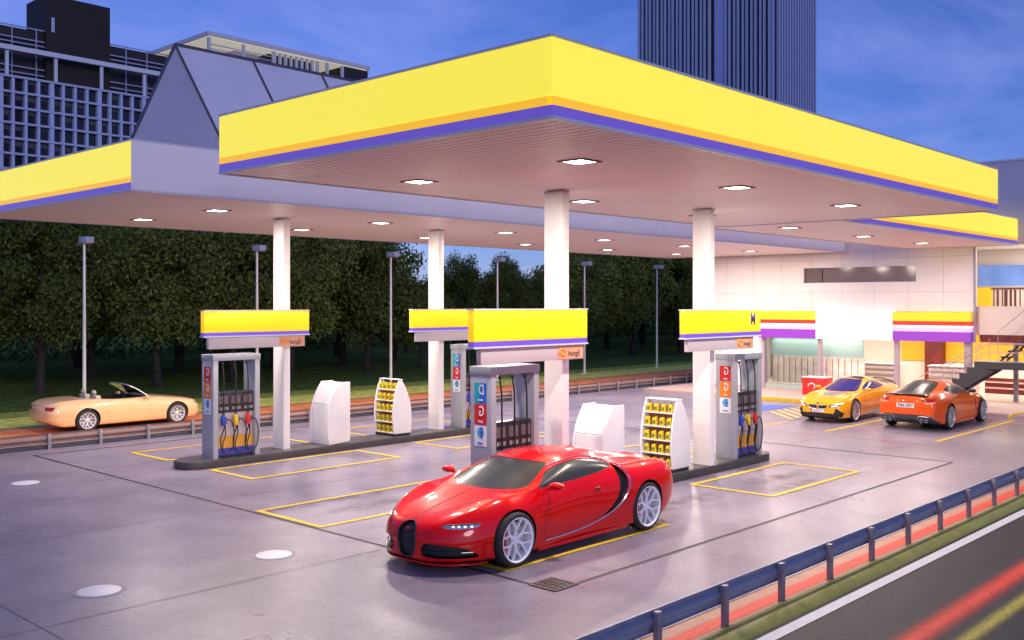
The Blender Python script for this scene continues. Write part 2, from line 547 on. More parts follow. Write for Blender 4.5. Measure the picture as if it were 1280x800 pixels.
def side_line(ref, H, pts, sg, lift=.0):
    out = []
    for p in spline([(a, b) for a, b in pts], 6):
        q = ref.cast_y(H-p.x, p.y, sg)
        if q is not None: out.append((q.x, q.y+sg*lift, q.z))
    return out
def top_line(ref, H, pts, lift=.0):
    out = []
    for p in spline([(a, b) for a, b in pts], 6):
        q = ref.cast_z(H-p.x, p.y)
        if q is not None: out.append((q.x, q.y, q.z+lift))
    return out
def front_line(ref, pts, sgn, lift=0.0):
    out = []
    for p in spline([(a, b) for a, b in pts], 4):
        q = ref.cast_x(p.x, p.y, sgn)
        if q is not None: out.append((q.x+sgn*lift, q.y, q.z))
    return out
def mirror_part(root, x, y, z, sg, mat, size=(.1, .11, .06), stalk=None):
    m = MB(); m.ell((x, sg*y, z), size, 16)
    m.tube([(x-.03, sg*(y-size[1]-.06), z-.06), (x-.02, sg*(y-.02), z-.02)], [.022, .02], 8)
    o = m.build('wing_mirror', mat, root, smooth=True)
    return o

def red_supercar():
    g = MATS['car_glass']; bk = MATS['black_plastic']; gr = MATS['grille']
    L = 4.54
    cv = dict(
      zb=[(0,.15),(.1,.12),(.5,.11),(4,.13),(4.3,.22),(4.54,.34)],
      W=[(0,.26),(.03,.38),(.10,.51),(.22,.64),(.45,.79),(.75,.89),(.98,.93),(1.5,.895),(2.3,.875),(2.9,.895),(3.4,.93),(3.7,.935),(4.1,.905),(4.4,.84),(4.5,.78),(4.54,.70)],
      zW=[(0,.33),(.5,.40),(1,.52),(2,.42),(3,.52),(3.7,.62),(4.54,.6)],
      zS=[(0,.42),(.10,.53),(.3,.64),(.6,.755),(.98,.84),(1.35,.845),(1.8,.86),(2.3,.88),(2.8,.91),(3.3,.95),(3.7,.965),(4.1,.94),(4.4,.885),(4.54,.78)],
      iS=[(0,.08),(.3,.15),(.98,.19),(1.5,.11),(2.3,.08),(3,.12),(3.7,.20),(4.5,.12)],
      zC=[(0,.47),(.06,.555),(.2,.625),(.6,.73),(.95,.80),(1.18,.85),(1.45,.955),(1.7,1.06),(2.0,1.155),(2.3,1.215),(2.6,1.225),(3.0,1.19),(3.4,1.12),(3.8,1.04),(4.2,.97),(4.45,.93),(4.54,.86)],
      Rw=[(0,.2),(.3,.36),(.95,.5),(1.2,.60),(1.5,.66),(1.8,.61),(2.3,.56),(2.8,.53),(3.2,.47),(3.8,.40),(4.54,.4)],
      Rd=[(0,.01),(.3,.012),(.95,.005),(1.2,.03),(1.5,.08),(1.8,.085),(2.3,.085),(2.8,.10),(3.2,.11),(3.8,.06),(4.5,.03)],
      bl=[(0,.012),(1.1,.01),(1.5,.03),(2.8,.035),(3.5,.0),(4.54,.01)],
      tuck=[(0,.03),(1,.05),(1.6,.03),(2.5,.03),(3.4,.05),(4.54,.04)])
    il = [
      dict(name='windscreen', view='top', z0=.8, mat=g, inset=.006,
           poly=sm([(1.16,0),(1.19,.3),(1.30,.52),(1.44,.625),(1.60,.615),(1.80,.55),(2.00,.47),(1.94,.28),(1.91,0),(1.94,-.28),(2.00,-.47),(1.80,-.55),(1.60,-.615),(1.44,-.625),(1.30,-.52),(1.19,-.3)],3)),
      dict(name='side_window', view='side', near=.40, mat=g, inset=.006,
           poly=sm([(1.52,.872),(1.9,.885),(2.4,.905),(2.88,.945),(3.06,.985),(3.0,1.045),(2.8,1.09),(2.5,1.118),(2.2,1.105),(1.9,1.045),(1.68,.955)],3)),
      dict(name='side_scoop', view='side', near=.5, mat=bk, inset=.045,
           poly=sm([(3.09,1.01),(3.2,.92),(3.255,.80),(3.22,.66),(3.10,.52),(2.92,.42),(2.70,.35),(2.86,.44),(3.0,.56),(3.07,.68),(3.09,.82),(3.08,.92)],3)),
      dict(name='radiator_grille', view='front', depth=.3, mat=gr, inset=.02,
           poly=sm([(0,.17),(.10,.19),(.145,.29),(.155,.42),(.125,.53),(.06,.573),(0,.58),(-.06,.573),(-.125,.53),(-.155,.42),(-.145,.29),(-.10,.19)],3)),
      dict(name='air_intake', view='front', depth=.6, both=True, mat=gr, inset=.05,
           poly=sm([(.26,.32),(.34,.365),(.60,.345),(.72,.30),(.775,.22),(.70,.195),(.32,.20),(.255,.24)],3)),
      dict(name='headlight', view='front', depth=.75, both=True, mat=MATS['lamp_clear'], inset=.004,
           poly=sm([(.45,.570),(.60,.583),(.745,.592),(.765,.575),(.74,.548),(.62,.532),(.52,.538)],3)),
      dict(name='tail_light', view='rear', depth=.3, mat=MATS['lamp_red'], inset=.004,
           poly=[(-.72,.70),(.72,.70),(.72,.73),(-.72,.73)]),
    ]
    def ex(root, ref, H):
        for sg in (-1, 1):
            c = MB()
            path = side_line(ref, H, [(1.52,.235),(1.9,.24),(2.3,.265),(2.65,.325),(2.95,.42),(3.15,.54),(3.27,.69),(3.29,.83),(3.22,.95),(3.08,1.04),(2.86,1.10),(2.55,1.138),(2.2,1.125),(1.9,1.068)], sg, .004)
            c.tube(path, .011, 8)
            c.build('chrome_curve', MATS['chrome'], root, smooth=True)
            s_ = MB()
            s_.tube(side_line(ref, H, [(1.58,.86),(1.52,.6),(1.50,.36),(1.55,.25)], sg, -.002), .0045, 6)
            s_.tube(side_line(ref, H, [(2.1,.60),(2.3,.57),(2.5,.59)], sg, -.002), .003, 6)
            s_.build('door_seam', bk, root)
            h = MB(); q = ref.cast_y(H-2.62, .73, sg)
            h.ell((q.x, q.y, q.z), (.075, .012, .022)); h.build('door_handle', MATS['dark_red'], root, smooth=True)
            mirror_part(root, H-1.62, .99, .91, sg, MATS['red_paint'], (.075, .115, .05))
        s_ = MB()
        s_.tube(top_line(ref, H, [(.12,0),(.5,0),(1.1,0)], 0), .005, 6)
        for sg in (-1, 1):
            s_.tube(top_line(ref, H, [(.30,.16*sg),(.6,.30*sg),(.9,.42*sg),(1.25,.56*sg)], -.001), .004, 6)
        s_.build('bonnet_seam', bk, root)
        s_ = MB(); s_.tube(front_line(ref, [(-.70,.60),(-.3,.62)], 1), .001, 4)
        b = MB(); q = ref.cast_x(0, .47, 1); b.ell((q.x-.015, 0, .50), (.008, .035, .018)); b.build('badge', MATS['badge_red'], root, smooth=True)
        r = MB()
        ring = [(q_.x, q_.y) for q_ in [Vector(t) for t in sm([(0,.17),(.10,.19),(.145,.29),(.155,.42),(.125,.53),(.06,.573),(0,.58),(-.06,.573),(-.125,.53),(-.155,.42),(-.145,.29),(-.10,.19)],3)]]
        pts = []
        for a, b_ in ring+[ring[0]]:
            q = ref.cast_x(a, b_, 1)
            if q is not None: pts.append((q.x+.002, a, b_))
        r.tube(pts, .009, 6, cap=False); r.build('grille_surround', MATS['black_gloss'], root, smooth=True)
        sp = MB()
        sp.prism([(H-.60,-.78),(H-.40,-.75),(H-.20,-.62),(H-.08,-.46),(H-.02,-.30),(H,0),(H-.02,.30),(H-.08,.46),(H-.20,.62),(H-.40,.75),(H-.60,.78)], 'z', .112, .126)
        sp.build('front_splitter', MATS['red_paint'], root, bevel=.004)
        pl = MB()
        vs, fs = text_mb('', .01) if False else ([], [])
        for sg in (-1, 1):
            f = MB(); f.tube(front_line(ref, [(sg*.28,.27),(sg*.5,.262),(sg*.79,.262)], 1, -.03), .008, 6)
            f.build('intake_vane', MATS['black_gloss'], root)
        for sg in (-1, 1):
            for yy in (.56, .61, .66, .71):
                q = ref.cast_x(sg*yy, .560, 1); l = MB()
                l.ell((q.x-.012, sg*yy, .560), (.016, .019, .011), 12)
                l.build('lamp_lens', MATS['drl'], root, smooth=True)
            l = MB(); l.tube(front_line(ref, [(sg*.46,.574),(sg*.60,.587),(sg*.75,.595)], 1, .001), .005, 6); l.build('lamp_brow', MATS['black_plastic'], root)
            k = MB(); k.box(-1.0, .85, sg*.80, sg*.872, .115, .165); k.build('side_skirt', MATS['red_paint'], root, bevel=.01)
    return make_car('sports_car', 'low glossy red two-door supercar with white wheels parked in front of the centre pump island', cv, L, MATS['red_paint'],
                    .98, 3.70, (.335, .345), .925, il, ex, MATS['rim_white'], .272, 6, MATS['badge_red'], arch=.022)

def yellow_coupe():
    g = MATS['car_glass_blue']; bk = MATS['black_plastic']
    L = 4.60
    cv = dict(
      zb=[(0,.16),(.1,.13),(.5,.12),(4.1,.14),(4.6,.32)],
      W=[(0,.42),(.03,.60),(.12,.76),(.3,.87),(.6,.925),(.95,.945),(1.5,.915),(2.3,.90),(3.0,.92),(3.6,.945),(4.1,.93),(4.4,.88),(4.55,.80),(4.6,.7)],
      zW=[(0,.36),(1,.52),(2,.46),(3.6,.62),(4.6,.62)],
      zS=[(0,.52),(.1,.62),(.3,.70),(.6,.78),(.95,.84),(1.4,.85),(2.0,.86),(2.6,.89),(3.2,.93),(3.7,.95),(4.2,.93),(4.5,.88),(4.6,.8)],
      iS=[(0,.08),(.3,.13),(.95,.17),(1.5,.10),(2.4,.07),(3.1,.10),(3.7,.18),(4.6,.12)],
      zC=[(0,.55),(.05,.63),(.2,.69),(.6,.765),(1.0,.82),(1.3,.865),(1.6,.99),(1.95,1.13),(2.3,1.24),(2.65,1.285),(3.0,1.26),(3.5,1.15),(4.0,1.03),(4.4,.96),(4.6,.88)],
      Rw=[(0,.2),(.3,.36),(1.0,.5),(1.3,.62),(1.6,.68),(2.0,.62),(2.5,.57),(3.0,.54),(3.5,.50),(4.6,.48)],
      Rd=[(0,.01),(1.0,.005),(1.3,.03),(1.6,.09),(2.0,.10),(2.5,.09),(3.0,.10),(3.5,.08),(4.6,.03)],
      bl=[(0,.012),(1.2,.01),(1.6,.03),(3.0,.03),(3.6,.0),(4.6,.01)])
    il = [
      dict(name='windscreen', view='top', z0=.8, mat=g, inset=.006,
           poly=sm([(1.26,0),(1.30,.3),(1.42,.54),(1.56,.64),(1.75,.62),(2.0,.55),(2.25,.47),(2.2,.25),(2.18,0),(2.2,-.25),(2.25,-.47),(2.0,-.55),(1.75,-.62),(1.56,-.64),(1.42,-.54),(1.30,-.3)],3)),
      dict(name='bonnet_panel', view='top', z0=.6, mat=MATS['black_gloss'], inset=.002,
           poly=[(.62,.16),(1.18,.46),(1.225,.46),(1.20,0),(1.225,-.46),(1.18,-.46),(.62,-.16),(.66,0)]),
      dict(name='roof_panel', view='top', z0=1.0, mat=MATS['black_gloss'], inset=.003,
           poly=[(2.28,.44),(3.3,.40),(3.3,-.40),(2.28,-.44),(2.24,0)]),
      dict(name='side_window', view='side', near=.42, mat=g, inset=.006,
           poly=sm([(1.68,.885),(2.2,.90),(2.8,.925),(3.3,.99),(3.1,1.06),(2.8,1.13),(2.5,1.15),(2.2,1.10),(1.9,1.0)],3)),
      dict(name='kidney_grille', view='front', depth=.3, both=True, mat=MATS['grille'], inset=.02,
           poly=[(.03,.44),(.06,.42),(.30,.435),(.355,.50),(.33,.535),(.05,.53),(.03,.50)]),
      dict(name='headlight', view='front', depth=.85, both=True, mat=MATS['lamp_dark'], inset=.004,
           poly=[(.43,.47),(.70,.50),(.88,.60),(.80,.61),(.50,.56),(.42,.52)]),
      dict(name='lower_intake', view='front', depth=.45, mat=bk, inset=.02,
           poly=[(-.74,.15),(.74,.15),(.70,.24),(.62,.30),(-.62,.30),(-.70,.24)]),
      dict(name='bumper_vent', view='front', depth=.7, both=True, mat=bk, inset=.02,
           poly=[(.62,.22),(.80,.18),(.86,.30),(.70,.44),(.64,.44),(.60,.32)]),
      dict(name='sill_panel', view='side', near=.6, mat=MATS['silver'], inset=.004,
           poly=[(1.55,.17),(3.2,.17),(3.2,.34),(2.6,.33),(1.9,.22)]),
    ]
    def ex(root, ref, H):
        for sg in (-1, 1):
            mirror_part(root, H-1.72, 1.0, .93, sg, MATS['yellow_paint'], (.07, .10, .05))
            s_ = MB(); s_.tube(side_line(ref, H, [(1.7,.87),(1.62,.6),(1.66,.3)], sg, -.002), .0045, 6)
            s_.tube(side_line(ref, H, [(3.2,.93),(3.1,.6),(2.95,.36)], sg, -.002), .0045, 6)
            s_.build('door_seam', bk, root)
            k = MB()
            pl = [(.03,.44),(.06,.42),(.30,.435),(.355,.50),(.33,.535),(.05,.53),(.03,.50),(.03,.44)]
            pts = []
            for a, b in pl:
                q = ref.cast_x(sg*a, b, 1)
                if q is not None: pts.append((q.x+.004, sg*a, b))
            k.tube(pts, .011, 6); k.build('grille_surround', MATS['chrome'], root)
            l = MB()
            for pp in ([(.50,.505),(.60,.515),(.68,.535)], [(.62,.565),(.74,.585),(.83,.60)]):
                l.tube(front_line(ref, [(sg*a, b) for a, b in pp], 1, .002), .012, 6)
            l.build('daytime_light', MATS['drl'], root)
        for sg in (-1, 1):
            h = MB(); path = spline([(H-3.0, sg*.50, 1.20), (H-3.3, sg*.60, 1.20), (H-3.7, sg*.72, 1.12), (H-4.1, sg*.76, 1.0), (H-4.3, sg*.74, .94)], 5)
            h.tube(path, .018, 6); h.build('rear_buttress', MATS['black_gloss'], root)
        q = ref.cast_x(0, .36, 1)
        p = MB(); p.box(q.x+.01, q.x+.022, -.26, .26, .325, .40)
        pl = p.build('number_plate', MATS['plate_white'], root)
        t = MB(); text_on(t, 'M LV 18', .075, (q.x+.024, -.02, .362), (0, 1, 0), (0, 0, 1)); t.build('plate_text', MATS['plate_blue'], pl)
        t = MB(); t.box(q.x+.02, q.x+.025, -.26, -.21, .325, .40); t.build('plate_strip', MATS['purple_mark'], pl)
        q = ref.cast_x(0, .575, 1)
        b = MB(); b.lathe([(0, .006), (.032, .006), (.036, 0)], (q.x+.004, 0, .585), 'x', 24); rb = b.build('round_badge', MATS['black_gloss'], root)
        b = MB(); b.lathe([(0, .009), (.022, .009)], (q.x+.004, 0, .585), 'x', 24); b.build('badge_centre', MATS['plate_blue'], rb)
    return make_car('sports_car', 'golden yellow coupe with black bonnet panel facing the pumps, left of the orange one', cv, L, MATS['yellow_paint'],
                    .95, 3.72, (.335, .345), .935, il, ex, MATS['rim_silver'], .265, 5, None, style='T', arch=.03)

def orange_coupe():
    g = MATS['car_glass']; bk = MATS['black_plastic']
    L = 4.48
    cv = dict(
      zb=[(0,.2),(.1,.15),(.5,.13),(3.9,.15),(4.3,.20),(4.48,.30)],
      W=[(0,.40),(.05,.58),(.2,.74),(.5,.86),(.9,.91),(1.5,.89),(2.3,.88),(2.8,.90),(3.3,.945),(3.55,.955),(3.9,.93),(4.2,.88),(4.38,.82),(4.45,.76),(4.48,.70)],
      zW=[(0,.42),(1,.55),(2,.50),(3.5,.62),(4.48,.58)],
      zS=[(0,.50),(.1,.58),(.4,.70),(.9,.82),(1.4,.86),(2.0,.88),(2.6,.90),(3.1,.95),(3.5,.98),(3.9,.97),(4.3,.93),(4.48,.86)],
      iS=[(0,.08),(.3,.13),(.9,.17),(1.5,.10),(2.2,.07),(2.9,.10),(3.5,.20),(4.48,.14)],
      zC=[(0,.54),(.06,.62),(.3,.72),(.8,.83),(1.3,.90),(1.6,.95),(1.9,1.10),(2.2,1.24),(2.5,1.30),(2.8,1.305),(3.2,1.25),(3.6,1.15),(4.0,1.04),(4.3,.965),(4.45,.93),(4.48,.88)],
      Rw=[(0,.2),(.8,.46),(1.5,.6),(1.8,.68),(2.2,.60),(2.6,.56),(3.1,.52),(3.6,.50),(4.0,.52),(4.48,.55)],
      Rd=[(0,.01),(1.4,.02),(1.8,.09),(2.2,.11),(2.7,.10),(3.2,.11),(3.6,.10),(4.0,.06),(4.48,.02)],
      bl=[(0,.012),(1.4,.01),(1.8,.03),(3.0,.03),(3.5,.0),(4.48,.01)])
    il = [
      dict(name='windscreen', view='top', z0=.85, mat=g, inset=.006,
           poly=sm([(1.55,0),(1.60,.35),(1.78,.63),(1.98,.60),(2.28,.50),(2.2,0),(2.28,-.50),(1.98,-.60),(1.78,-.63),(1.60,-.35)],3)),
      dict(name='rear_window', view='top', z0=.85, mat=g, inset=.006,
           poly=sm([(2.98,0),(3.02,.36),(3.3,.44),(3.7,.47),(4.12,.50),(4.18,.3),(4.20,0),(4.18,-.3),(4.12,-.50),(3.7,-.47),(3.3,-.44),(3.02,-.36)],3)),
      dict(name='roof_panel', view='top', z0=1.1, mat=MATS['black_gloss'], inset=.003,
           poly=[(2.34,.46),(2.92,.42),(2.92,-.42),(2.34,-.46)]),
      dict(name='side_window', view='side', near=.42, mat=g, inset=.006,
           poly=sm([(1.88,.915),(2.4,.925),(2.9,.945),(3.36,1.01),(3.2,1.09),(2.95,1.14),(2.6,1.17),(2.3,1.12),(2.05,1.01)],3)),
      dict(name='fender_vent', view='side', near=.6, mat=bk, inset=.015,
           poly=[(1.36,.72),(1.42,.72),(1.46,.60),(1.42,.42),(1.30,.40),(1.38,.46),(1.41,.6)]),
      dict(name='tail_light', view='rear', depth=.45, both=True, mat=MATS['lamp_red'], inset=.003,
           poly=[(.46,.85),(.60,.875),(.80,.87),(.76,.82),(.60,.80),(.50,.80)]),
      dict(name='diffuser', view='rear', depth=.5, mat=MATS['dark_grey'], inset=.01,
           poly=[(-.84,.14),(.84,.14),(.86,.26),(.74,.40),(.60,.44),(-.60,.44),(-.74,.40),(-.86,.26)]),
    ]
    def ex(root, ref, H):
        sp = MB()
        sp.prism([(-.62,.955),(-.60,.985),(0,1.0),(.60,.985),(.62,.955),(0,.965)], 'x', -H+.02, -H+.26)
        sp.build('rear_spoiler', MATS['black_gloss'], root, bevel=.006)
        for sg in (-1, 1):
            mirror_part(root, H-1.92, .99, .97, sg, MATS['black_gloss'], (.07, .10, .05))
            s_ = MB(); s_.tube(side_line(ref, H, [(1.85,.9),(1.72,.6),(1.78,.3)], sg, -.002), .0045, 6)
            s_.tube(side_line(ref, H, [(2.98,.95),(3.02,.7),(2.9,.35)], sg, -.002), .0045, 6)
            s_.build('door_seam', bk, root)
            for k in (0, 1):
                e = MB(); cy = sg*(.46+.14*k)
                q = ref.cast_x(cy, .28, -1)
                e.lathe([(.032, -.05), (.045, -.05), (.047, .12), (.034, .12)], (q.x+.01, cy, .285), 'x', 20, closed=True)
                e.build('exhaust_pipe', MATS['chrome'], root, smooth=True)
            t = MB(); t.tube(front_line(ref, [(sg*.30,.17),(sg*.36,.36),(sg*.42,.40),(sg*.68,.39)], -1, -.002), .010, 6)
            t.tube(front_line(ref, [(sg*.62,.435),(sg*.78,.385),(sg*.85,.28)], -1, -.002), .009, 6)
            t.build('diffuser_trim', MATS['silver'], root)
            t = MB(); t.tube(front_line(ref, [(sg*.54,.765),(sg*.62,.755),(sg*.80,.775)], -1, .001), .006, 6)
            t.build('light_strip', MATS['drl_soft'], root)
            k = MB(); k.box(-.95, .78, sg*.85, sg*.90, .13, .20); k.build('side_skirt', MATS['orange_paint'], root, bevel=.012)
        q = ref.cast_x(0, .68, -1)
        p = MB(); p.box(q.x-.016, q.x-.004, -.26, .26, .62, .74); pl = p.build('number_plate', MATS['plate_white'], root)
        t = MB(); text_on(t, 'D66 UDY', .115, (q.x-.018, 0, .68), (0, -1, 0), (0, 0, 1), sx=.95); t.build('plate_text', MATS['black_plastic'], pl)
        a = MB(); q = ref.cast_z(H-3.0, 0); a.prism([(H-3.06, q.z), (H-2.96, q.z+.02), (H-3.07, q.z+.07)], 'y', -.012, .012); a.build('roof_aerial', MATS['black_gloss'], root)
    return make_car('sports_car', 'bright orange coupe seen from behind with black roof and plate, nearest the staircase', cv, L, MATS['orange_paint'],
                    .88, 3.50, (.335, .345), .945, il, ex, MATS['rim_dark'], .262, 5, None, style='T', arch=.028)

def convertible():
    bk = MATS['black_plastic']; L = 4.3
    cv = dict(
      zb=[(0,.2),(.3,.15),(3.9,.16),(4.3,.3)],
      W=[(0,.5),(.1,.68),(.35,.80),(.9,.84),(2.2,.84),(3.4,.85),(4.0,.80),(4.22,.70),(4.3,.58)],
      zW=[(0,.42),(1,.5),(3.4,.55),(4.3,.55)],
      zS=[(0,.54),(.2,.64),(.8,.74),(1.5,.80),(2.5,.82),(3.4,.86),(4.0,.83),(4.3,.72)],
      iS=[(0,.08),(.9,.12),(2.2,.08),(3.4,.14),(4.3,.12)],
      zC=[(0,.58),(.15,.68),(.8,.78),(1.5,.86),(2.5,.84),(3.3,.90),(4.0,.87),(4.3,.78)],
      Rw=[(0,.2),(.8,.42),(2.2,.45),(4.3,.42)],
      Rd=[(0,.01),(.8,.01),(4.3,.01)])
    cockpit = MB().prism(sm([(.48,.0),(.52,.45),(.40,.62),(-.5,.64),(-1.0,.58),(-1.12,.3),(-1.14,0),(-1.12,-.3),(-1.0,-.58),(-.5,-.64),(.40,-.62),(.52,-.45)],3), 'z', .45, 1.6)
    il = [dict(name='headlight', view='front', depth=.5, both=True, mat=MATS['lamp_clear'], inset=.003, poly=[(.42,.52),(.70,.55),(.74,.62),(.46,.60)]),
          dict(name='tail_light', view='rear', depth=.4, both=True, mat=MATS['lamp_red'], inset=.003, poly=[(.42,.62),(.70,.62),(.70,.72),(.42,.72)])]
    def ex(root, ref, H):
        f = MB()
        pts = [(.62,-.66,.80),(.30,-.60,1.04),(.02,-.54,1.19),(.0,0,1.22),(.02,.54,1.19),(.30,.60,1.04),(.62,.66,.80)]
        f.tube(spline(pts, 5), .022, 8); f.build('windscreen_frame', MATS['silver'], root, smooth=True)
        w = MB(); w.quad((.60,-.62,.82),(.60,.62,.82),(.02,.52,1.19),(.02,-.52,1.19)); w.build('windscreen', MATS['thin_glass'], root)
        for sg in (-1, 1):
            s = MB(); s.box(-.75, -.15, sg*.12, sg*.52, .45, .58); s.prism([(-.80,.5),(-.62,.5),(-.72,.95),(-.86,.95)], 'y', sg*.12, sg*.52)
            s.build('seat', MATS['cream'], root, bevel=.03)
            h = MB(); h.ell((-.82, sg*.32, 1.02), (.05, .12, .075)); h.build('headrest', MATS['cream'], root, smooth=True)
            mirror_part(root, .42, .88, .86, sg, MATS['apricot_paint'], (.06, .08, .045))
            s_ = MB(); s_.tube(side_line(ref, H, [(1.65,.8),(1.62,.5),(1.66,.25)], sg, -.002), .004, 6)
            s_.tube(side_line(ref, H, [(2.75,.83),(2.8,.5),(2.7,.25)], sg, -.002), .004, 6); s_.build('door_seam', bk, root)
        s = MB(); s.tube([(.33,.32,.86),(.33,.32,.861)], .01, 6)
        st = MB(); st.lathe([(.15,-.01),(.165,0),(.15,.01)], (.2,.32,.84), 'x', 24, closed=True); st.build('steering_wheel', bk, root)
    return make_car('convertible', 'pale orange open-top convertible driving on the road behind the guard rail', cv, L, MATS['apricot_paint'],
                    .80, 3.35, (.31, .31), .83, il, ex, MATS['rim_silver'], .22, 6, None, arch=.03, cut=[cockpit])
# ------------------------------------------------------------------ scene materials
WHITE = P('white_panel', (.74,.72,.74), .42, noise=(3,.03))
PALE = P('pale_paint', (.80,.78,.80), .4)
COLM = P('column_paint', (.82,.79,.79), .38, noise=(6,.02))
FASY = P('fascia_yellow', (.85,.68,.02), .3, emit=(1,.86,.085), estr=.48)
FASO = P('fascia_orange', (.85,.35,.01), .3, emit=(1,.56,.02), estr=.46)
FASP = P('fascia_purple', (.10,.06,.40), .3, emit=(.15,.09,.50), estr=.42)
SIGY = P('sign_yellow', (.85,.58,.01), .3, emit=(1,.62,.015), estr=.42)
TRIM = P('edge_trim', (.62,.62,.72), .35)
CANW = P('canopy_white', (.82,.82,.88), .45, noise=(1.5,.03))
FRAME = P('pump_frame', (.42,.43,.47), .38, metal=.25, noise=(5,.04))
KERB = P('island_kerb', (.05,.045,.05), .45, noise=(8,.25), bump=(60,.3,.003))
DARK = P('dark_metal', (.02,.02,.024), .4)
RUB = P('hose_rubber', (.012,.012,.013), .42)
BLUE = P('blue_paint', (.03,.06,.55), .4)
YEL = P('yellow_line', (.66,.43,.02), .6, noise=(14,.22))
YELP = P('yellow_gloss', (.8,.50,.01), .4)
REDP = P('red_gloss', (.65,.02,.015), .4)
PINK = P('pink_stripe', (.80,.42,.62), .5)
MAR = P('maroon', (.16,.015,.012), .45, noise=(4,.35))
TEAL = P('teal', (.02,.45,.50), .4)
ORG = P('orange_gloss', (.85,.22,.01), .4)
WSTK = P('sticker_white', (.80,.80,.84), .4)
STEEL = P('rail_steel', (.26,.29,.42), .34, metal=.35, noise=(5,.12))
RAILB = P('rail_brown', (.26,.17,.16), .5, metal=.15, noise=(5,.12))
POST = P('post_steel', (.26,.24,.28), .45, metal=.3, noise=(9,.15))
ASPH = P('asphalt', (.028,.024,.031), .62, spec=.3, noise=(45,.55,8), bump=(70,.8,.006))
LINEW = P('line_white', (.72,.72,.74), .55, noise=(10,.08))
GRASS = P('lawn', (.12,.17,.035), .9, spec=.05, noise=(2.5,.45,9), bump=(30,.8,.03))
VERGE = P('verge', (.80,.80,.16), .9, spec=.05, noise=(4,.35,9), bump=(40,.8,.03))
REDL = P('red_trail', (.78,.07,.03), .6, noise=(6,.2))  # red of the light trails as a surface colour
SALM = P('salmon_strip', (.42,.21,.15), .6, noise=(4,.15))
OLIVE = P('olive_trail_kerb', (.27,.27,.05), .5, noise=(3,.12), bump=(80,.3,.002))
BARK = P('bark', (.035,.028,.024), .9, noise=(9,.4), bump=(20,.8,.03))
LEAF = M_leaf('leaf', (.022,.036,.010), (.19,.24,.060))
TOWA = P('tower_frame', (.45,.50,.80), .5)
TOWG = P('tower_glass', (.012,.012,.022), .15)
TOWB = P('tower_dark', (.018,.014,.022), .6)
MATS['shop_glass'] = M_glass('shop_glass', (.93,.97,.97))

# ------------------------------------------------------------------ ground, roads, markings, painted light trails
def mk(name, fn, mat, kind='structure', **k):
    m = MB(); fn(m); o = m.build(name, mat, **k); return struct(o, kind)
mk('ground', lambda m: m.sheet(-900, 1200, -900, 1200, -.03), GRASS)
FC = M_forecourt()
mk('forecourt', lambda m: m.sheet(-25, 46, 5.6, 22.7, 0), FC)
mk('near_road', lambda m: m.sheet(-90, 200, -14, 4.85, -.012), ASPH)
mk('road_edge_line', lambda m: m.sheet(-90, 200, 4.66, 4.80, -.008), LINEW)
def trailstrip(m):
    m.prism([(4.85,-.03),(5.14,-.03),(5.14,.035),(5.08,.06),(4.99,.05),(4.87,.0)], 'x', -90, 200)
mk('olive_trail_kerb', trailstrip, OLIVE, smooth=True)  # green light streak built as a raised coloured strip
mk('kerb_salmon_trail', lambda m: m.sheet(-90, 200, 5.13, 5.62, -.006), SALM)  # orange of the light streaks put into the strip's colour
mk('kerb_red_trail', lambda m: m.sheet(-90, 200, 5.20, 5.46, -.002), M_trail('trail_red_kerb', (.85,.06,.03), soft=.35))  # red light streak painted on the ground by the rail
mk('road_red_trail', lambda m: m.sheet(-90, 200, 3.50, 3.92, -.008), M_trail('trail_red', (.85,.06,.03)))  # red car-light trail painted on the asphalt
mk('road_olive_trail', lambda m: m.sheet(-90, 200, 3.20, 3.46, -.008), M_trail('trail_olive', (.50,.45,.06)))  # yellow-green car-light trail painted on the asphalt
mk('far_road', lambda m: m.sheet(-90, 200, 22.7, 24.4, -.012), P('far_asphalt', (.13,.085,.08), .6, noise=(5,.2)))
mk('far_salmon_strip', lambda m: m.sheet(-90, 200, 23.3, 23.75, -.008), P('far_salmon', (.75,.50,.38), .6, noise=(3,.1)))
mk('far_red_trail', lambda m: m.sheet(-90, 200, 24.4, 26.7, -.012), P('far_red', (.97,.30,.10), .65, noise=(1.2,.3)))  # red light trail laid as a coloured strip on the far road
mk('far_road_edge', lambda m: m.sheet(-90, 200, 26.7, 27.1, -.012), P('far_ochre', (.50,.28,.08), .7, noise=(2,.25)))
mk('verge', lambda m: m.sheet(-90, 200, 27.1, 29.4, -.012), VERGE)  # yellow-green of the light trails painted into the verge
mk('verge_edge', lambda m: m.sheet(-90, 200, 29.4, 31.0, -.014), P('verge_dark', (.38,.44,.08), .9, spec=.05, noise=(4,.4,9), bump=(40,.8,.03)))

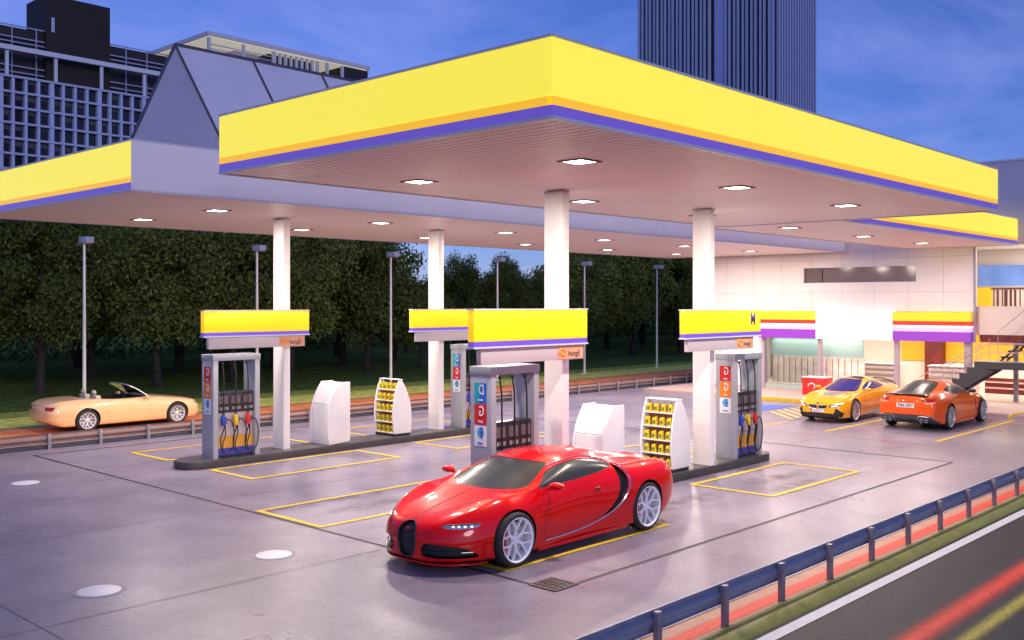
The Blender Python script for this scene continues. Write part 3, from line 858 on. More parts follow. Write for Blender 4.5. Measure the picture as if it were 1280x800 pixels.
def rectline(m, u0, u1, v0, v1, w, z=.004):
    m.sheet(u0, u1, v0, v0+w, z); m.sheet(u0, u1, v1-w, v1, z)
    m.sheet(u0, u0+w, v0+w, v1-w, z); m.sheet(u1-w, u1, v0+w, v1-w, z)
mk('drain_channel', lambda m: rectline(m, 8.42, 20.8, 7.22, 21.75, .055), P('drain', (.022,.02,.024), .6))
BOXES = [(8.62,12.1,8.17,9.85),(15.0,18.4,8.1,9.75),(8.5,12.1,11.7,13.4),(15.0,18.4,11.7,13.4),
         (10.0,13.6,15.85,17.35),(15.2,18.6,15.85,17.35),(10.0,13.6,19.0,20.6),(15.2,18.6,19.0,20.6)]
for b in BOXES:
    mk('bay_marking', lambda m: rectline(m, *b, .095, .008), YEL)
def seams(m):
    for v in (10.1, 13.9, 17.75): m.sheet(-20, 8.3, v, v+.012, .003)
    for v in (14.6,): m.sheet(8.6, 29.5, v, v+.014, .003)
    for u in (4.0, -1.5): m.sheet(u, u+.012, 5.7, 22.6, .0035)
    for u in (22.9, 26.0): m.sheet(u, u+.014, 5.7, 22.6, .0035)
    m.sheet(20.9, 29.5, 10.9, 10.914, .003)
mk('concrete_joints', seams, P('joint', (.17,.13,.15), .7))
def hatch(m):
    import itertools
    u0,u1,v0,v1 = 25.1,28.5,13.2,14.6
    k = u0-1.4
    while k < u1:
        pts = [(k,v0),(k+.17,v0),(k+.17+(v1-v0),v1),(k+(v1-v0),v1)]
        pts2 = [(min(max(a,u0),u1), b) for a,b in pts]
        if k >= u0 and k+.17+(v1-v0) <= u1+.6:
            m.add([(min(a,u1),b,.008) for a,b in pts], [(0,1,2,3)])
        k += .42
mk('hatched_marking', hatch, P('hatch', (.72,.48,.18), .6, noise=(8,.15)))
mk('blue_bay_marking', lambda m: m.add([(25.8,15.0,.008),(27.6,14.85,.008),(28.9,14.85,.008),(28.3,15.9,.008),(27.0,15.9,.008)], [(0,1,2,3,4)]), P('blue_mark', (.04,.12,.60), .6, noise=(6,.2)))
mk('parking_line', lambda m: (m.sheet(23.6, 29.4, 8.55, 8.66, .004), m.sheet(23.6, 29.4, 11.28, 11.38, .004), m.sheet(21.5,25,13.0,13.08,.004)), YEL)
# raised pavement by the shop
mk('pavement', lambda m: m.box(29.9, 46, -14, 21.4, -.05, .12), P('pavement_stone', (.50,.36,.34), .5, noise=(2,.1,8)), bevel=.02)
mk('kerb_yellow_edge', lambda m: m.box(29.83, 29.897, 13.6, 18.6, -.01, .125), YEL, bevel=.01)

def M_bay_shade():  # soft dark patch material for shadows painted on the concrete
    m = bpy.data.materials.new('bay_shade'); m.use_nodes = True; nt = m.node_tree; nt.nodes.clear()
    N = nt.nodes.new; L = nt.links.new
    o = N('ShaderNodeOutputMaterial'); mx = N('ShaderNodeMixShader'); t = N('ShaderNodeBsdfTransparent'); d = N('ShaderNodeBsdfPrincipled')
    d.inputs['Base Color'].default_value = (.10,.075,.085,1); d.inputs['Roughness'].default_value = .4
    tc = N('ShaderNodeTexCoord'); g = N('ShaderNodeVectorMath'); g.operation = 'LENGTH'
    mp = N('ShaderNodeMapping'); mp.inputs['Location'].default_value = (-1,-1,0); mp.inputs['Scale'].default_value = (2,2,0)
    L(tc.outputs['Generated'], mp.inputs['Vector']); L(mp.outputs[0], g.inputs[0])
    r = N('ShaderNodeMapRange'); r.inputs['From Min'].default_value = 1; r.inputs['From Max'].default_value = .1; L(g.outputs['Value'], r.inputs['Value'])
    n = N('ShaderNodeTexNoise'); n.inputs['Scale'].default_value = 3; n.inputs['Detail'].default_value = 6; L(tc.outputs['Object'], n.inputs['Vector'])
    q = N('ShaderNodeMapRange'); q.inputs['From Min'].default_value = .38; q.inputs['From Max'].default_value = .62; L(n.outputs['Fac'], q.inputs['Value'])
    k = N('ShaderNodeMath'); k.operation = 'MULTIPLY'; L(r.outputs[0], k.inputs[0]); L(q.outputs[0], k.inputs[1])
    k2 = N('ShaderNodeMath'); k2.operation = 'MULTIPLY'; L(k.outputs[0], k2.inputs[0]); k2.inputs[1].default_value = .55
    L(k2.outputs[0], mx.inputs['Fac']); L(t.outputs[0], mx.inputs[1]); L(d.outputs[0], mx.inputs[2]); L(mx.outputs[0], o.inputs['Surface'])
    return m
BAY_SHADE = M_bay_shade()
def st(m, u0, u1, v0, v1): m.sheet(u0, u1, v0, v1, .0015)
for a in ((15.4,18.2,8.7,9.4),(15.2,17.4,8.15,8.6),(8.0,12.4,13.0,13.45),(8.9,11.6,12.2,12.8),(9.6,13.4,15.6,16.1),(9.2,13.0,18.9,19.5),(12.2,15.2,8.6,9.3)):
    mk('bay_shade', lambda m: st(m, *a), BAY_SHADE)  # shadow streaks by the bay lines, painted as dark sheets

# lids and drain grate
LIDM = P('lid', (.62,.62,.68), .45, noise=(20,.06))
for (u, v, r, wh, lb) in [(7.05,18.5,.23,0,'small round white lid in the concrete near the far guard rail, farthest of the lids'),
                      (7.2,10.9,.225,1,'round white lid in the concrete left of the red car'),
                      (4.96,10.95,.235,1,'round white lid in the blue-grey concrete, nearest the lower left corner')]:
    t = thing('manhole_cover', lb, 'manhole cover', (u, v, 0), group='round white lids in the forecourt')
    m = MB(); m.lathe([(0,.012),(r-.02,.012),(r,.006),(r,.001)], (u,v,0), 'z', 40); m.build('lid', LIDM, t, smooth=True, angle=20)
    m = MB(); m.lathe([(r+.004,.001),(r+.004,.005),(r+.05,.004),(r+.05,.001)], (u,v,0), 'z', 40); m.build('rim', P('lid_rim', (.22,.2,.25), .5), t)
t = thing('drain_grate', 'square rusty drain grate where the two dark channels meet in front of the red car', 'drain grate', (8.6,7.4,0))
m = MB(); u0,v0,s = 8.40,7.20,.41
for a in ((u0,u0+s,v0,v0+.03),(u0,u0+s,v0+s-.03,v0+s),(u0,u0+.03,v0+.03,v0+s-.03),(u0+s-.03,u0+s,v0+.03,v0+s-.03)): m.box(*a, .004, .014)
m.build('frame', P('grate', (.11,.07,.07), .6, noise=(20,.3)), t)
m = MB()
for k in range(7): m.box(u0+.03, u0+s-.03, v0+.055+k*.048, v0+.055+k*.048+.018, .0045, .012)
for k in range(3): m.box(u0+.11+k*.09, u0+.13+k*.09, v0+.03, v0+s-.03, .0045, .013)
m.build('bars', P('grate', (.11,.07,.07)), t)
m = MB(); m.sheet(u0+.01, u0+s-.01, v0+.01, v0+s-.01, .0042); m.build('pit', DARK, t)

# ------------------------------------------------------------------ canopies
Z0, Z1 = 5.0, 5.82
def ribs(m, u0, u1, v0, v1, z, along='v', pitch=.15):
    """ribbed ceiling: slightly raised slats with shadow gaps"""
    if along == 'v':
        u = u0
        while u < u1-.01:
            m.box(u+.012, min(u+pitch, u1)-.012, v0, v1, z, z+.02); u += pitch
    m.sheet(u0, u1, v0, v1, z+.016)
CEIL = P('ceiling_panel', (.88,.73,.71), .42, noise=(.6,.03))
def fascia(root, face, a0, a1, pos, out, stripes=True, ym=FASY):
    """one face of the band round a roof. face 'u': plane u=pos from v=a0..a1; 'v': plane v=pos. out = outward sign"""
    def bx(z0, z1, th, name, mat):
        m = MB(); p0, p1 = sorted((pos, pos+out*th))
        if face == 'u': m.box(p0, p1, a0, a1, z0, z1)
        else: m.box(a0, a1, p0, p1, z0, z1)
        return m.build(name, mat, root)
    if stripes:
        yb = bx(5.225, 5.79, .06, 'yellow_band', ym)
        m = MB(); q = a0+6.1
        while q < a1-.5:
            p0, p1 = sorted((pos+out*.0601, pos+out*.0615))
            if face == 'u': m.box(p0, p1, q, q+.008, 5.226, 5.789)
            else: m.box(q, q+.008, p0, p1, 5.226, 5.789)
            q += 6.1
        if m.v: m.build('panel_joint', P('joint_ochre', (.75,.58,.02), .5, emit=(1,.80,.05), estr=.42), yb)
        bx(5.135, 5.223, .058, 'orange_stripe', FASO)
        bx(5.03, 5.133, .060, 'purple_stripe', FASP)
        e = .001 if face == 'u' else 0
        bx(4.995+e, 5.028-e, .075-e, 'edge_trim', TRIM)
        bx(5.792+e, 5.82+e, .075-e, 'top_trim', TRIM)
    else:
        bx(5.03, 5.80, .05, 'side_panel', CANW)
        bx(4.995, 5.028, .06, 'edge_trim', TRIM)
        bx(5.802, 5.825, .06, 'top_trim', TRIM)
def canopy(label, u0, u1, v0, v1, faces):
    c = thing('canopy', label, 'canopy', (u0, v0, 5))
    m = MB(); m.box(u0, u1, v0, v1, 5.06, 5.80); m.build('roof_slab', CANW, c)
    m = MB(); ribs(m, u0+.01, u1-.01, v0+.01, v1-.01, 5.012); m.build('ceiling', CEIL, c)
    for f in faces: fascia(c, *f)
    return c
# front canopy u 7.3..20.5, v 6.3..12.4
c1 = canopy('big front canopy with a glowing yellow, orange and purple band over the red car', 7.36, 20.44, 6.36, 12.34,
       [('u', 6.303, 12.385, 7.36, -1), ('v', 7.302, 20.498, 6.36, -1), ('u', 6.303, 12.385, 20.44, 1), ('v', 7.302, 20.498, 12.34, 1, False)])
c2 = canopy('short canopy with a yellow band joining the front canopy to the shop wall', 20.53, 32.7, 9.56, 12.75,
       [('v', 20.53, 32.76, 9.56, -1), ('v', 20.53, 32.76, 12.75, 1, False), ('u', 9.503, 12.797, 32.7, 1)])
c3 = canopy('long back canopy with yellow end and plain lavender side behind the front canopy', 7.46, 33.2, 15.25, 22.2,
       [('u', 15.203, 22.247, 7.46, -1), ('v', 7.402, 33.2, 15.25, -1, False), ('v', 7.402, 33.2, 22.2, 1, False)])
# folded roof light on the back canopy
s = thing('roof_lantern', 'folded lavender metal roof lantern on top of the back canopy', 'roof lantern', (7.5,15.3,5.82))
FOLD = P('folded_metal', (.66,.66,.78), .42, metal=.15, noise=(1.2,.05)); FOLD2 = P('folded_metal_dark', (.42,.40,.52), .45, metal=.15, noise=(1.2,.05))
ridge = [(8.55+1.53*k, 15.95, 7.66) for k in range(9)]
ba = [(7.42,15.22,5.83)]+[(9.1+1.53*k, 15.22, 5.83) for k in range(9)]
bb = [(max(x, 8.35), 16.35, 5.83) for x,_,_ in ba]
m = MB(); m.add([ba[0], ba[1], ridge[0]], [(0,1,2)]); m.add([bb[0], ba[0], ridge[0]], [(0,1,2)])
m.build('end_facet', FOLD2, s, fix=False)
for k in range(8):
    m = MB(); m.quad(ba[k+1], ba[k+2], ridge[k+1], ridge[k]); m.quad(bb[k+2], bb[k+1], ridge[k], ridge[k+1]); m.build('roof_facet', FOLD, s, fix=False)
m = MB(); m.add([bb[0], bb[1], ridge[0]], [(0,1,2)]); m.add([ba[9], bb[9], ridge[8]], [(0,1,2)]); m.build('back_facet', FOLD2, s, fix=False)
m = MB()
for k in range(9): m.tube([Vector(ba[k+1])+Vector((0,-.01,0)), Vector(ridge[k])+Vector((0,-.01,.01))], .022, 6)
m.tube([Vector(ba[0]), Vector(ridge[0])], .025, 6); m.tube([Vector(p)+Vector((0,0,.01)) for p in ridge], .03, 6)
m.build('seam_strips', P('seam_dark', (.07,.065,.11), .5), s)

# recessed ceiling lights
ords = ['first','second','third','fourth','fifth','sixth','seventh']
DIFF = P('diffuser', (.9,.9,.9), .4, emit=(1,.93,.84), estr=6)
proto = None
def clight(u, v, label, W=62):
    global proto
    if proto is None:
        t = thing('ceiling_light', label, 'ceiling light', (0,0,0), group='recessed lights in the canopy ceilings')
        s_ = .165
        m = MB()
        for a in ((-s_-.04,s_+.04,-s_-.04,-s_),(-s_-.04,s_+.04,s_,s_+.04),(-s_-.04,-s_,-s_,s_),(s_,s_+.04,-s_,s_)): m.box(*a, 4.995, 5.015)
        m.build('frame', P('light_frame', (.18,.12,.12), .4), t)
        m = MB(); m.box(-s_+.001, s_-.001, -s_+.001, s_-.001, 5.002, 5.011); m.build('diffuser', DIFF, t)
        proto = t
    else:
        t = copy_tree(proto); t['label'] = label
    t.location = (u, v, 0)
    l = bpy.data.lights.new('canopy_lamp', 'AREA'); l.size = .31; l.energy = W; l.color = (1, .86, .74)
    o = bpy.data.objects.new('canopy_lamp', l); col.objects.link(o); o.location = (u, v, 4.99)
LW = 116
for r, v in enumerate((8.0, 11.05)):
    for k in range(3):
        clight(9.8+3.85*k, v, 'square light under the big front canopy, %s from left in its %s row' % (ords[k], ['front','rear'][r]), LW)
for k in range(3): clight(21.7+4.1*k, 11.3, 'square light under the short canopy by the shop, %s from the left' % ords[k], LW*1.02)
for r, v in enumerate((17.3, 20.3)):
    for k in range(6):
        clight(10.15+4.05*k, v, 'square light under the back canopy, %s from left in its %s row' % (ords[k], ['near','far'][r]), LW)

# ------------------------------------------------------------------ columns and header signs
def column(u, v, label):
    t = thing('canopy_column', label, 'column', (u, v, .15), group='white columns of the canopies')
    m = MB(); m.box(u-.08, u+.08, v-.19, v+.19, .16, 5.0); m.build('shaft', COLM, t, bevel=.006)
    m = MB(); m.box(u-.10, u+.10, v-.22, v+.22, .148, .162); m.build('base_plate', FRAME, t)
    m = MB(); m.box(u-.086, u+.086, v-.196, v+.196, 4.97, 4.998); m.build('collar', P('collar', (.62,.55,.55), .5), t)
column(12.08, 10.33, 'white column rising through the centre yellow sign behind the red car')
column(16.32, 10.28, 'white column on the right pump island beside the pump nearest the shop')
column(12.05, 17.95, 'white column on the far island between the left pump and white cabinet')
column(16.47, 17.95, 'white column on the far island behind the bottle display')

def header(u0, u1, v, z0, z1, label, bu0, bu1, logo=False, emb=True):
    t = thing('island_sign', label, 'sign', ((u0+u1)/2, v, z0), group='yellow box signs round the columns')
    H_ = z1-z0; va, vb = v-.13, v-.01
    m = MB(); m.box(u0, u1, va, vb, z0+.22*H_, z1-.02); m.build('yellow_panel', SIGY, t, bevel=.006)
    m = MB(); m.box(u0+.001, u1-.001, va+.001, vb-.001, z0+.155*H_, z0+.218*H_); m.build('orange_stripe', FASO, t)
    m = MB(); m.box(u0+.001, u1-.001, va+.001, vb-.001, z0+.02*H_, z0+.153*H_); m.build('purple_stripe', FASP, t)
    m = MB(); m.box(u0-.012, u1+.012, va-.012, vb+.012, z1-.018, z1); m.box(u0-.012, u1+.012, va-.012, vb+.012, z0-.015, z0+.018*H_); m.build('edge_trim', TRIM, t)
    m = MB(); m.box(bu0, bu1, va+.03, vb+.0, z0-.245, z0-.017); m.build('lower_beam', P('beam_pinkgrey', (.54,.47,.50), .45), t, bevel=.005)
    if emb:
        e0 = bu1-.62; y = va+.03
        m = MB(); m.box(e0, bu1-.02, y-.006, y-.002, z0-.23, z0-.035)
        e = m.build('emblem_plate', P('emblem_orange', (.80,.38,.22), .4), t)
        m = MB(); c = (e0+.10, y-.008, z0-.13)
        for q in range(2):
            a0 = q*math.pi
            m.tube([(c[0]+(.035+.035*k/10)*math.cos(a0+k*.36), y-.012, c[2]+(.035+.035*k/10)*math.sin(a0+k*.36)) for k in range(11)], [.004+.010*min(1,k/6) for k in range(11)], 6)
        m.build('emblem_swirl', P('emblem_yellow', (.85,.35,.02), .4), e)
        m = MB(); text_on(m, 'hungE', .12, (e0+.38, y-.009, z0-.15), (1,0,0), (0,0,1), mirror=False); m.build('emblem_text', P('emblem_text', (.15,.12,.10), .5), e)
    if logo:
        m = MB(); text_on(m, 'M', .34, (u1-.30, va-.006, (z0+z1)/2+.06), (1,0,0), (0,0,1), mirror=True, sx=.75); m.build('purple_letter', P('purple_gloss', (.18,.06,.42), .4), t)
    return t
header(9.83, 12.36, 10.06, 2.58, 3.13, 'large yellow sign above the centre pump, just over the red car roof', 10.0, 12.3)
header(15.1, 17.78, 10.02, 2.58, 3.10, 'yellow sign with purple letter above the right pump by the shop', 15.25, 17.55, logo=True)
header(10.0, 12.45, 17.66, 2.56, 3.08, 'yellow sign above the leftmost pump, against the dark trees', 10.12, 12.36)
header(15.35, 18.0, 17.66, 2.56, 3.08, 'yellow sign on the far island, half hidden behind the centre sign', 15.5, 17.9)

# ------------------------------------------------------------------ islands
def island(u0, u1, v0, v1, label):
    r = (v1-v0)/2; vc = (v0+v1)/2; poly = []
    for k in range(13): a = -math.pi/2+math.pi*k/12; poly.append((u1-r+r*math.cos(a), vc+r*math.sin(a)))
    for k in range(13): a = math.pi/2+math.pi*k/12; poly.append((u0+r+r*math.cos(a), vc+r*math.sin(a)))
    t = thing('pump_island', label, 'pump island', (u0, vc, 0))
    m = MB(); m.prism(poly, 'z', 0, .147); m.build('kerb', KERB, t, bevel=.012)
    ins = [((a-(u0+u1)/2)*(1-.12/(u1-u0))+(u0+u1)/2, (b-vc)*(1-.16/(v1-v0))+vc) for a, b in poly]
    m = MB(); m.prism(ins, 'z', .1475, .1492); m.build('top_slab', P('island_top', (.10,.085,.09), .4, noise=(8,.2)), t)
island(9.62, 18.75, 10.06, 10.86, 'dark raised pump island behind the red car and ending at the right pump')
island(9.62, 18.75, 17.5, 18.3, 'dark raised pump island with the leftmost pump, by the far guard rail')

# ------------------------------------------------------------------ pumps
def sticker(t, u, v, z, kind, h=.30, w=.25):
    colr = {'D': TEAL, 'G': REDP, 'g': ORG, 'E': WSTK}[kind]
    m = MB(); m.box(u-.0035, u, v-w/2, v+w/2, z-h/2, z+h/2); s_ = m.build('grade_sticker', colr, t)
    if kind == 'D':
        m = MB(); m.add([(u-.005,v-w/2+.002,z-h/2+.002),(u-.005,v-w/2+.002,z+h/2-.002),(u-.005,v+.0,z+h/2-.002),(u-.005,v+w*.1,z-h/2+.002)], [(0,1,2,3)]); m.build('sticker_half', P('sticker_blue', (.03,.15,.60), .4), s_, fix=False)
    tc = P('sticker_letter_blue', (.02,.10,.45), .4) if kind == 'E' else WSTK
    if kind == 'E':
        m = MB(); m.lathe([(0,-.005),(.07,-.005)], (u, v-.0, z+.05), 'x', 24); m.build('sticker_disc', P('sticker_sky', (.10,.45,.80), .4), s_, fix=False)
    m = MB(); text_on(m, kind.upper(), .21, (u-.0075, v-.022, z+.045), (0,-1,0), (0,0,1), mirror=True, sx=.72); m.build('sticker_letter', tc, s_)
    m = MB(); text_on(m, {'D':'diesel','G':'gasol','g':'gasol','E':'etanol'}[kind], .045, (u-.0075, v+.0, z-.10), (0,-1,0), (0,0,1), mirror=True); m.build('sticker_word', WSTK if kind != 'E' else tc, s_)

def pump(label, u0, v0, stick, top=2.2, wu=1.05, wv=.43):
    u1, v1 = u0+wu, v0+wv; b = .15
    t = thing('fuel_pump', label, 'fuel pump', (u0, v0, b), group='fuel pumps')
    L_ = .11
    for (a0, a1) in ((u0, u0+L_), (u1-L_, u1)):
        m = MB(); m.box(a0, a1, v0, v1, b, top-.12); m.build('side_post', FRAME, t, bevel=.008)
    m = MB(); m.box(u0-.012, u1+.012, v0-.012, v1+.012, top-.12, top); m.build('top_beam', FRAME, t, bevel=.01)
    a0, a1 = u0+L_+.003, u1-L_-.003
    m = MB(); m.box(a0, a1, v0+.06, v1-.06, 1.05, 1.45); mu = m.build('meter_unit', P('meter_black', (.03,.024,.026), .3), t, bevel=.006)
    m = MB()
    w_ = (a1-a0)
    for k in range(3):
        m.box(a0+.04+k*w_/3, a0+w_/3-.03+k*w_/3, v0+.05, v0+.058, 1.22, 1.38)
    for k in range(3):
        for j in range(3): m.box(a0+.06+k*w_/3+j*.07, a0+.06+k*w_/3+j*.07+.05, v0+.05, v0+.058, 1.10, 1.16, 1)
    m.build('display', [P('display_glass', (.16,.12,.13), .15), P('key_grey', (.30,.28,.29), .4)], mu)
    m = MB(); m.box(a0, a1, v0+.10, v1-.10, .58, 1.047); m.build('upper_panel', P('pump_pink', (.55,.45,.48), .35), t)
    m = MB(); m.box(a0, a1, v0+.095, v1-.095, .34, .578); m.build('orange_panel', P('pump_orange', (.72,.36,.05), .4), t)
    m = MB(); m.box(a0, a1, v0+.09, v1-.09, .20, .338); m.build('blue_panel', P('pump_blue', (.05,.06,.50), .4), t)
    m = MB(); m.box(a0, a1, v0+.08, v1-.08, b, .198); m.build('plinth', DARK, t)
    cols = [P('nozzle_blue', (.03,.06,.42), .35), P('nozzle_yellow', (.75,.48,.03), .35), REDP]
    for k in range(3):
        x = a0+w_*(k+.5)/3-.03; vf = v0+.02
        m = MB(); m.lathe([(.0,0),(.026,0),(.026,-.04),(0,-.04)], (x, vf+.02, top-.15), 'z', 12); m.build('hose_anchor', DARK, t)
        m = MB()
        path = [(x, vf+.02, top-.17), (x+.01, vf-.01, top-.4), (x+.012, vf-.015, 1.5), (x+.012, vf-.02, 1.1), (x+.02, vf-.03, .80), (x-.06, vf-.035, .55),
                (x-.05, vf-.04, .34), (x+.03, vf-.05, .24)]
        m.tube(spline(path, 5), .013, 8)
        path = [(x+.03, vf-.05, .24), (x-.02, vf-.03, .40), (x+.04, vf-.03, .62), (x+.02, vf-.05, .80)]
        m.tube(spline(path, 5), .012, 8)
        path = [(x+.05, vf-.05, .93), (x+.15, vf-.07, .88), (x+.21, vf-.07, .68), (x+.20, vf-.06, .42), (x+.13, vf-.05, .27), (x+.03, vf-.05, .24)]
        m.tube(spline(path, 6), .012, 8)
        m.build('hose', RUB, t, smooth=True)
        m = MB()
        m.prism([(x-.035,.80),(x+.035,.78),(x+.05,.92),(x+.02,1.0),(x-.03,1.02),(x-.045,.92)], 'y', vf-.055, vf+.01)
        m.build('nozzle', cols[k], t, bevel=.01)
        m = MB(); m.tube([(x+.0,vf-.02,1.0),(x-.005,vf-.0,1.05)], .014, 8); m.tube(spline([(x+.045,vf-.02,.97),(x+.085,vf-.02,.90),(x+.04,vf-.02,.80)],4), .008, 6); m.build('nozzle_guard', DARK, t)
    zz = top-.12-.12
    for k, s_ in enumerate(stick):
        sticker(t, u0-.001, v0+wv/2, zz-.15-k*.315, s_)
    return t
pump('fuel pump under the centre yellow sign, half hidden by the red car roof', 10.37, 10.12, 'DGE', top=2.28)
pump('fuel pump on the right island nearest the shop with blue, yellow and red nozzles', 17.2, 10.12, 'GgE', top=2.22)
pump('leftmost fuel pump with blue, yellow and red nozzles against the dark verge', 10.22, 17.56, 'GgE', top=2.2)
pump('fuel pump on the far island hidden mostly behind the centre sign and pump', 17.0, 17.56, 'DGE', top=2.2)

# ------------------------------------------------------------------ cabinets and displays
def cabinet(u0, v0, label, w=.60, d=.66, H_=1.34, b=.15):
    t = thing('cabinet', label, 'cabinet', (u0, v0, b), group='white closed cabinets on the islands')
    prof = [(.04,0),(.0,.25),(.0,.5),(.03,.82),(.10,1.02),(.20,1.20),(.30,H_),(w,H_),(w,.04)]
    pr = [(u0+a, b+z) for a, z in prof]
    for (a, c) in ((v0, v0+.05), (v0+d-.05, v0+d)):
        m = MB(); m.prism(pr, 'y', a, c); m.build('side_panel', WHITE, t, bevel=.006)
    m = MB(); m.prism([(u0+.06,b),(u0+.04,b+.86),(u0+.07,b+.87),(w+u0-.03,b+.87),(w+u0-.03,b)], 'y', v0+.052, v0+d-.052); m.build('lower_door', PALE, t, bevel=.004)
    m = MB(); m.prism([(u0+.05,b+.88),(u0+.27,b+H_-.03),(w+u0-.02,b+H_-.02),(w+u0-.02,b+.88)], 'y', v0+.052, v0+d-.052); m.build('sloping_front', P('bright_white', (.85,.83,.83), .35), t, bevel=.004)
    return t
cabinet(12.95, 17.55, 'white closed cabinet with sloping front on the far island beside the left column')
cabinet(13.0, 10.12, 'white closed cabinet with sloping front right of the centre column, above the red car')

jugs = {}
def jug_proto():
    t = thing('oil_bottle', 'proto', 'oil bottle', (0,0,0))
    m = MB(); m.prism([(-.040,0),(.040,0),(.043,.02),(.043,.12),(.034,.148),(-.005,.155),(-.03,.165),(-.043,.15),(-.043,.02)], 'y', -.028, .028, 0)
    m2 = [(y, x, z) for x, y, z in m.v]; m.v = m2
    m.build('bottle', P('oil_yellow', (.78,.55,.02), .35), t, bevel=.008)
    m = MB(); m.lathe([(0,.186),(.014,.186),(.015,.158)], (0,-.022,0), 'z', 12); m.build('cap', P('cap_dark', (.10,.06,.02), .4), t)
    m = MB(); m.box(-.031,-.0295, -.028, .028, .035, .10); m.build('bottle_label', P('label_green', (.10,.22,.03), .5), t)
    return t
JP = jug_proto(); jp_used = [False]
def jug(x, y, z, label, group):
    if jp_used[0]: t = copy_tree(JP)
    else: t = JP; jp_used[0] = True
    t.location = (x, y, z); t['label'] = label; t['group'] = group; t['category'] = 'oil bottle'
def display(u0, v0, label, where, w=.56, d=.70, H_=1.30, b=.15, rows=5):
    t = thing('display_stand', label, 'display stand', (u0, v0, b), group='white arched bottle displays')
    L_ = [(.04,.06),(.01,.30),(.0,.50),(.02,.75),(.07,1.0),(.13,1.18),(.19,H_)]
    Rr = [(w-.30,H_),(w-.19,1.13),(w-.09,.92),(w-.025,.68),(w,.42),(w-.02,.06)]
    pr = [(u0+a, b+z) for a, z in [(p.x,p.y) for p in spline(L_,3)]+[(p.x,p.y) for p in spline(Rr,3)]]
    for (a, c) in ((v0, v0+.035), (v0+d-.035, v0+d)):
        m = MB(); m.prism(pr, 'y', a, c); m.build('side_panel', WHITE, t, bevel=.006)
    m = MB(); m.box(u0+.27, u0+.29, v0+.036, v0+d-.036, b+.065, b+H_-.10); m.build('back_board', P('display_back', (.45,.16,.08), .5), t)
    m = MB(); m.box(u0+.165, u0+w-.27, v0-.004, v0+d+.004, b+H_-.006, b+H_+.012); m.build('top_cap', PALE, t, bevel=.004)
    m = MB(); m.box(u0+.04, u0+w-.04, v0+.015, v0+d-.015, b, b+.062); m.build('plinth', DARK, t)
    zs = [b+.07+.245*k for k in range(5)]
    fr = [.03,.02,.02,.05,.10]
    nm = ['lowest','second lowest','middle','second highest','highest']
    for k, z in enumerate(zs):
        m = MB(); m.box(u0+fr[k]-.004, u0+.268, v0+.0365, v0+d-.0365, z, z+.018); m.build('shelf', PALE, t)
        n = 4
        for j in range(n):
            yy = v0+.036+(d-.072)*(j+.5)/n
            jug(u0+fr[k]+.045, yy, z+.0185, 'yellow oil bottle on the %s shelf of the display %s' % (nm[k], where), 'yellow oil bottles on the %s shelf of the display %s' % (nm[k], where))
    return t
display(14.80, 17.58, 'white arched display full of yellow oil bottles on the far island', 'on the far island')
display(15.04, 10.14, 'white arched display full of yellow oil bottles just behind the red car tail', 'behind the red car tail', w=.62)

# ------------------------------------------------------------------ guard rails
def guard_rail(label, u0, u1, v, beam, postm, z0, z1, front, first, pitch=1.15, n=30):
    t = thing('guard_rail', label, 'guard rail', (u0, v, 0))
    h = z1-z0; d = -front
    sec = [(0,0),(.03,.05),(.03,.25),(0,.36),(-.025,.42),(-.025,.58),(0,.64),(.03,.75),(.03,.95),(0,1.0)]
    poly = [(v+.03+a*1.0, z0+b_*h) for a, b_ in sec] + [(v+.045+a*1.0, z0+b_*h) for a, b_ in reversed(sec)]
    m = MB(); m.prism(poly, 'x', u0, u1); m.build('beam', beam, t, smooth=True, angle=25)
    for k in range(n):
        u = first+pitch*k
        if u > u1: break
        m = MB(); a, c = (v-.055, v-.0) if front else (v-.03, v+.0)
        m.box(u-.035, u+.035, a, c, -.02, z1+.0); m.box(u-.035,u+.035,c+.001,v+.02,z0+h*.35,z0+h*.65)
        p = m.build('post', postm, t, bevel=.006)
        m = MB(); m.lathe([(0,-.006),(.012,-.006),(.014,0)], (u, a-.001, z0+h*.5), 'y', 10); m.build('bolt', P('bolt', (.4,.4,.42), .3, metal=.8), p)
guard_rail('blue-grey steel guard rail between the forecourt and the near road, lower right', -4, 46, 5.20, STEEL, POST, .225, .43, True, -2.9, n=44)
guard_rail('brown steel guard rail along the far road behind the left pump', -12, 60, 22.46, RAILB, POST, .12, .34, True, -10.5, n=62)

mk('far_rail_shade', lambda m: m.box(-90, 200, 22.50, 22.69, -.03, .085), P('far_shade_dark', (.035,.035,.06), .5, noise=(6,.2)), bevel=.01)  # dark strip put where shade lies under the far rail

# ------------------------------------------------------------------ street lamps
LP = P('lamp_pole', (.88,.84,.84), .4, metal=.1); LH = P('lamp_head', (.45,.46,.60), .4)
for k in range(6):
    u = 12.7+5.8*k; v = 29.0
    t = thing('street_lamp', 'thin pale street lamp with flat head beyond the far road, %s from the left' % ords[k], 'street lamp', (u, v, 0), group='street lamps along the far road')
    m = MB(); m.tube([(u,v,-.02),(u,v,1.0),(u,v,5.0)], [.055,.05,.035], 10); m.build('pole', LP, t, smooth=True)
    m = MB(); m.box(u-.10, u+.14, v-.34, v+.14, 4.98, 5.16); hd = m.build('lamp_head', LH, t, bevel=.015)
    m = MB(); m.box(u-.07, u+.11, v-.30, v+.10, 4.965, 4.979); m.build('lens', P('lamp_lens', (.6,.5,.48), .3), hd)
    m = MB(); m.box(u-.11,u+.11,v-.11,v+.11,-.02,.02); m.build('base_plate', LP, t)
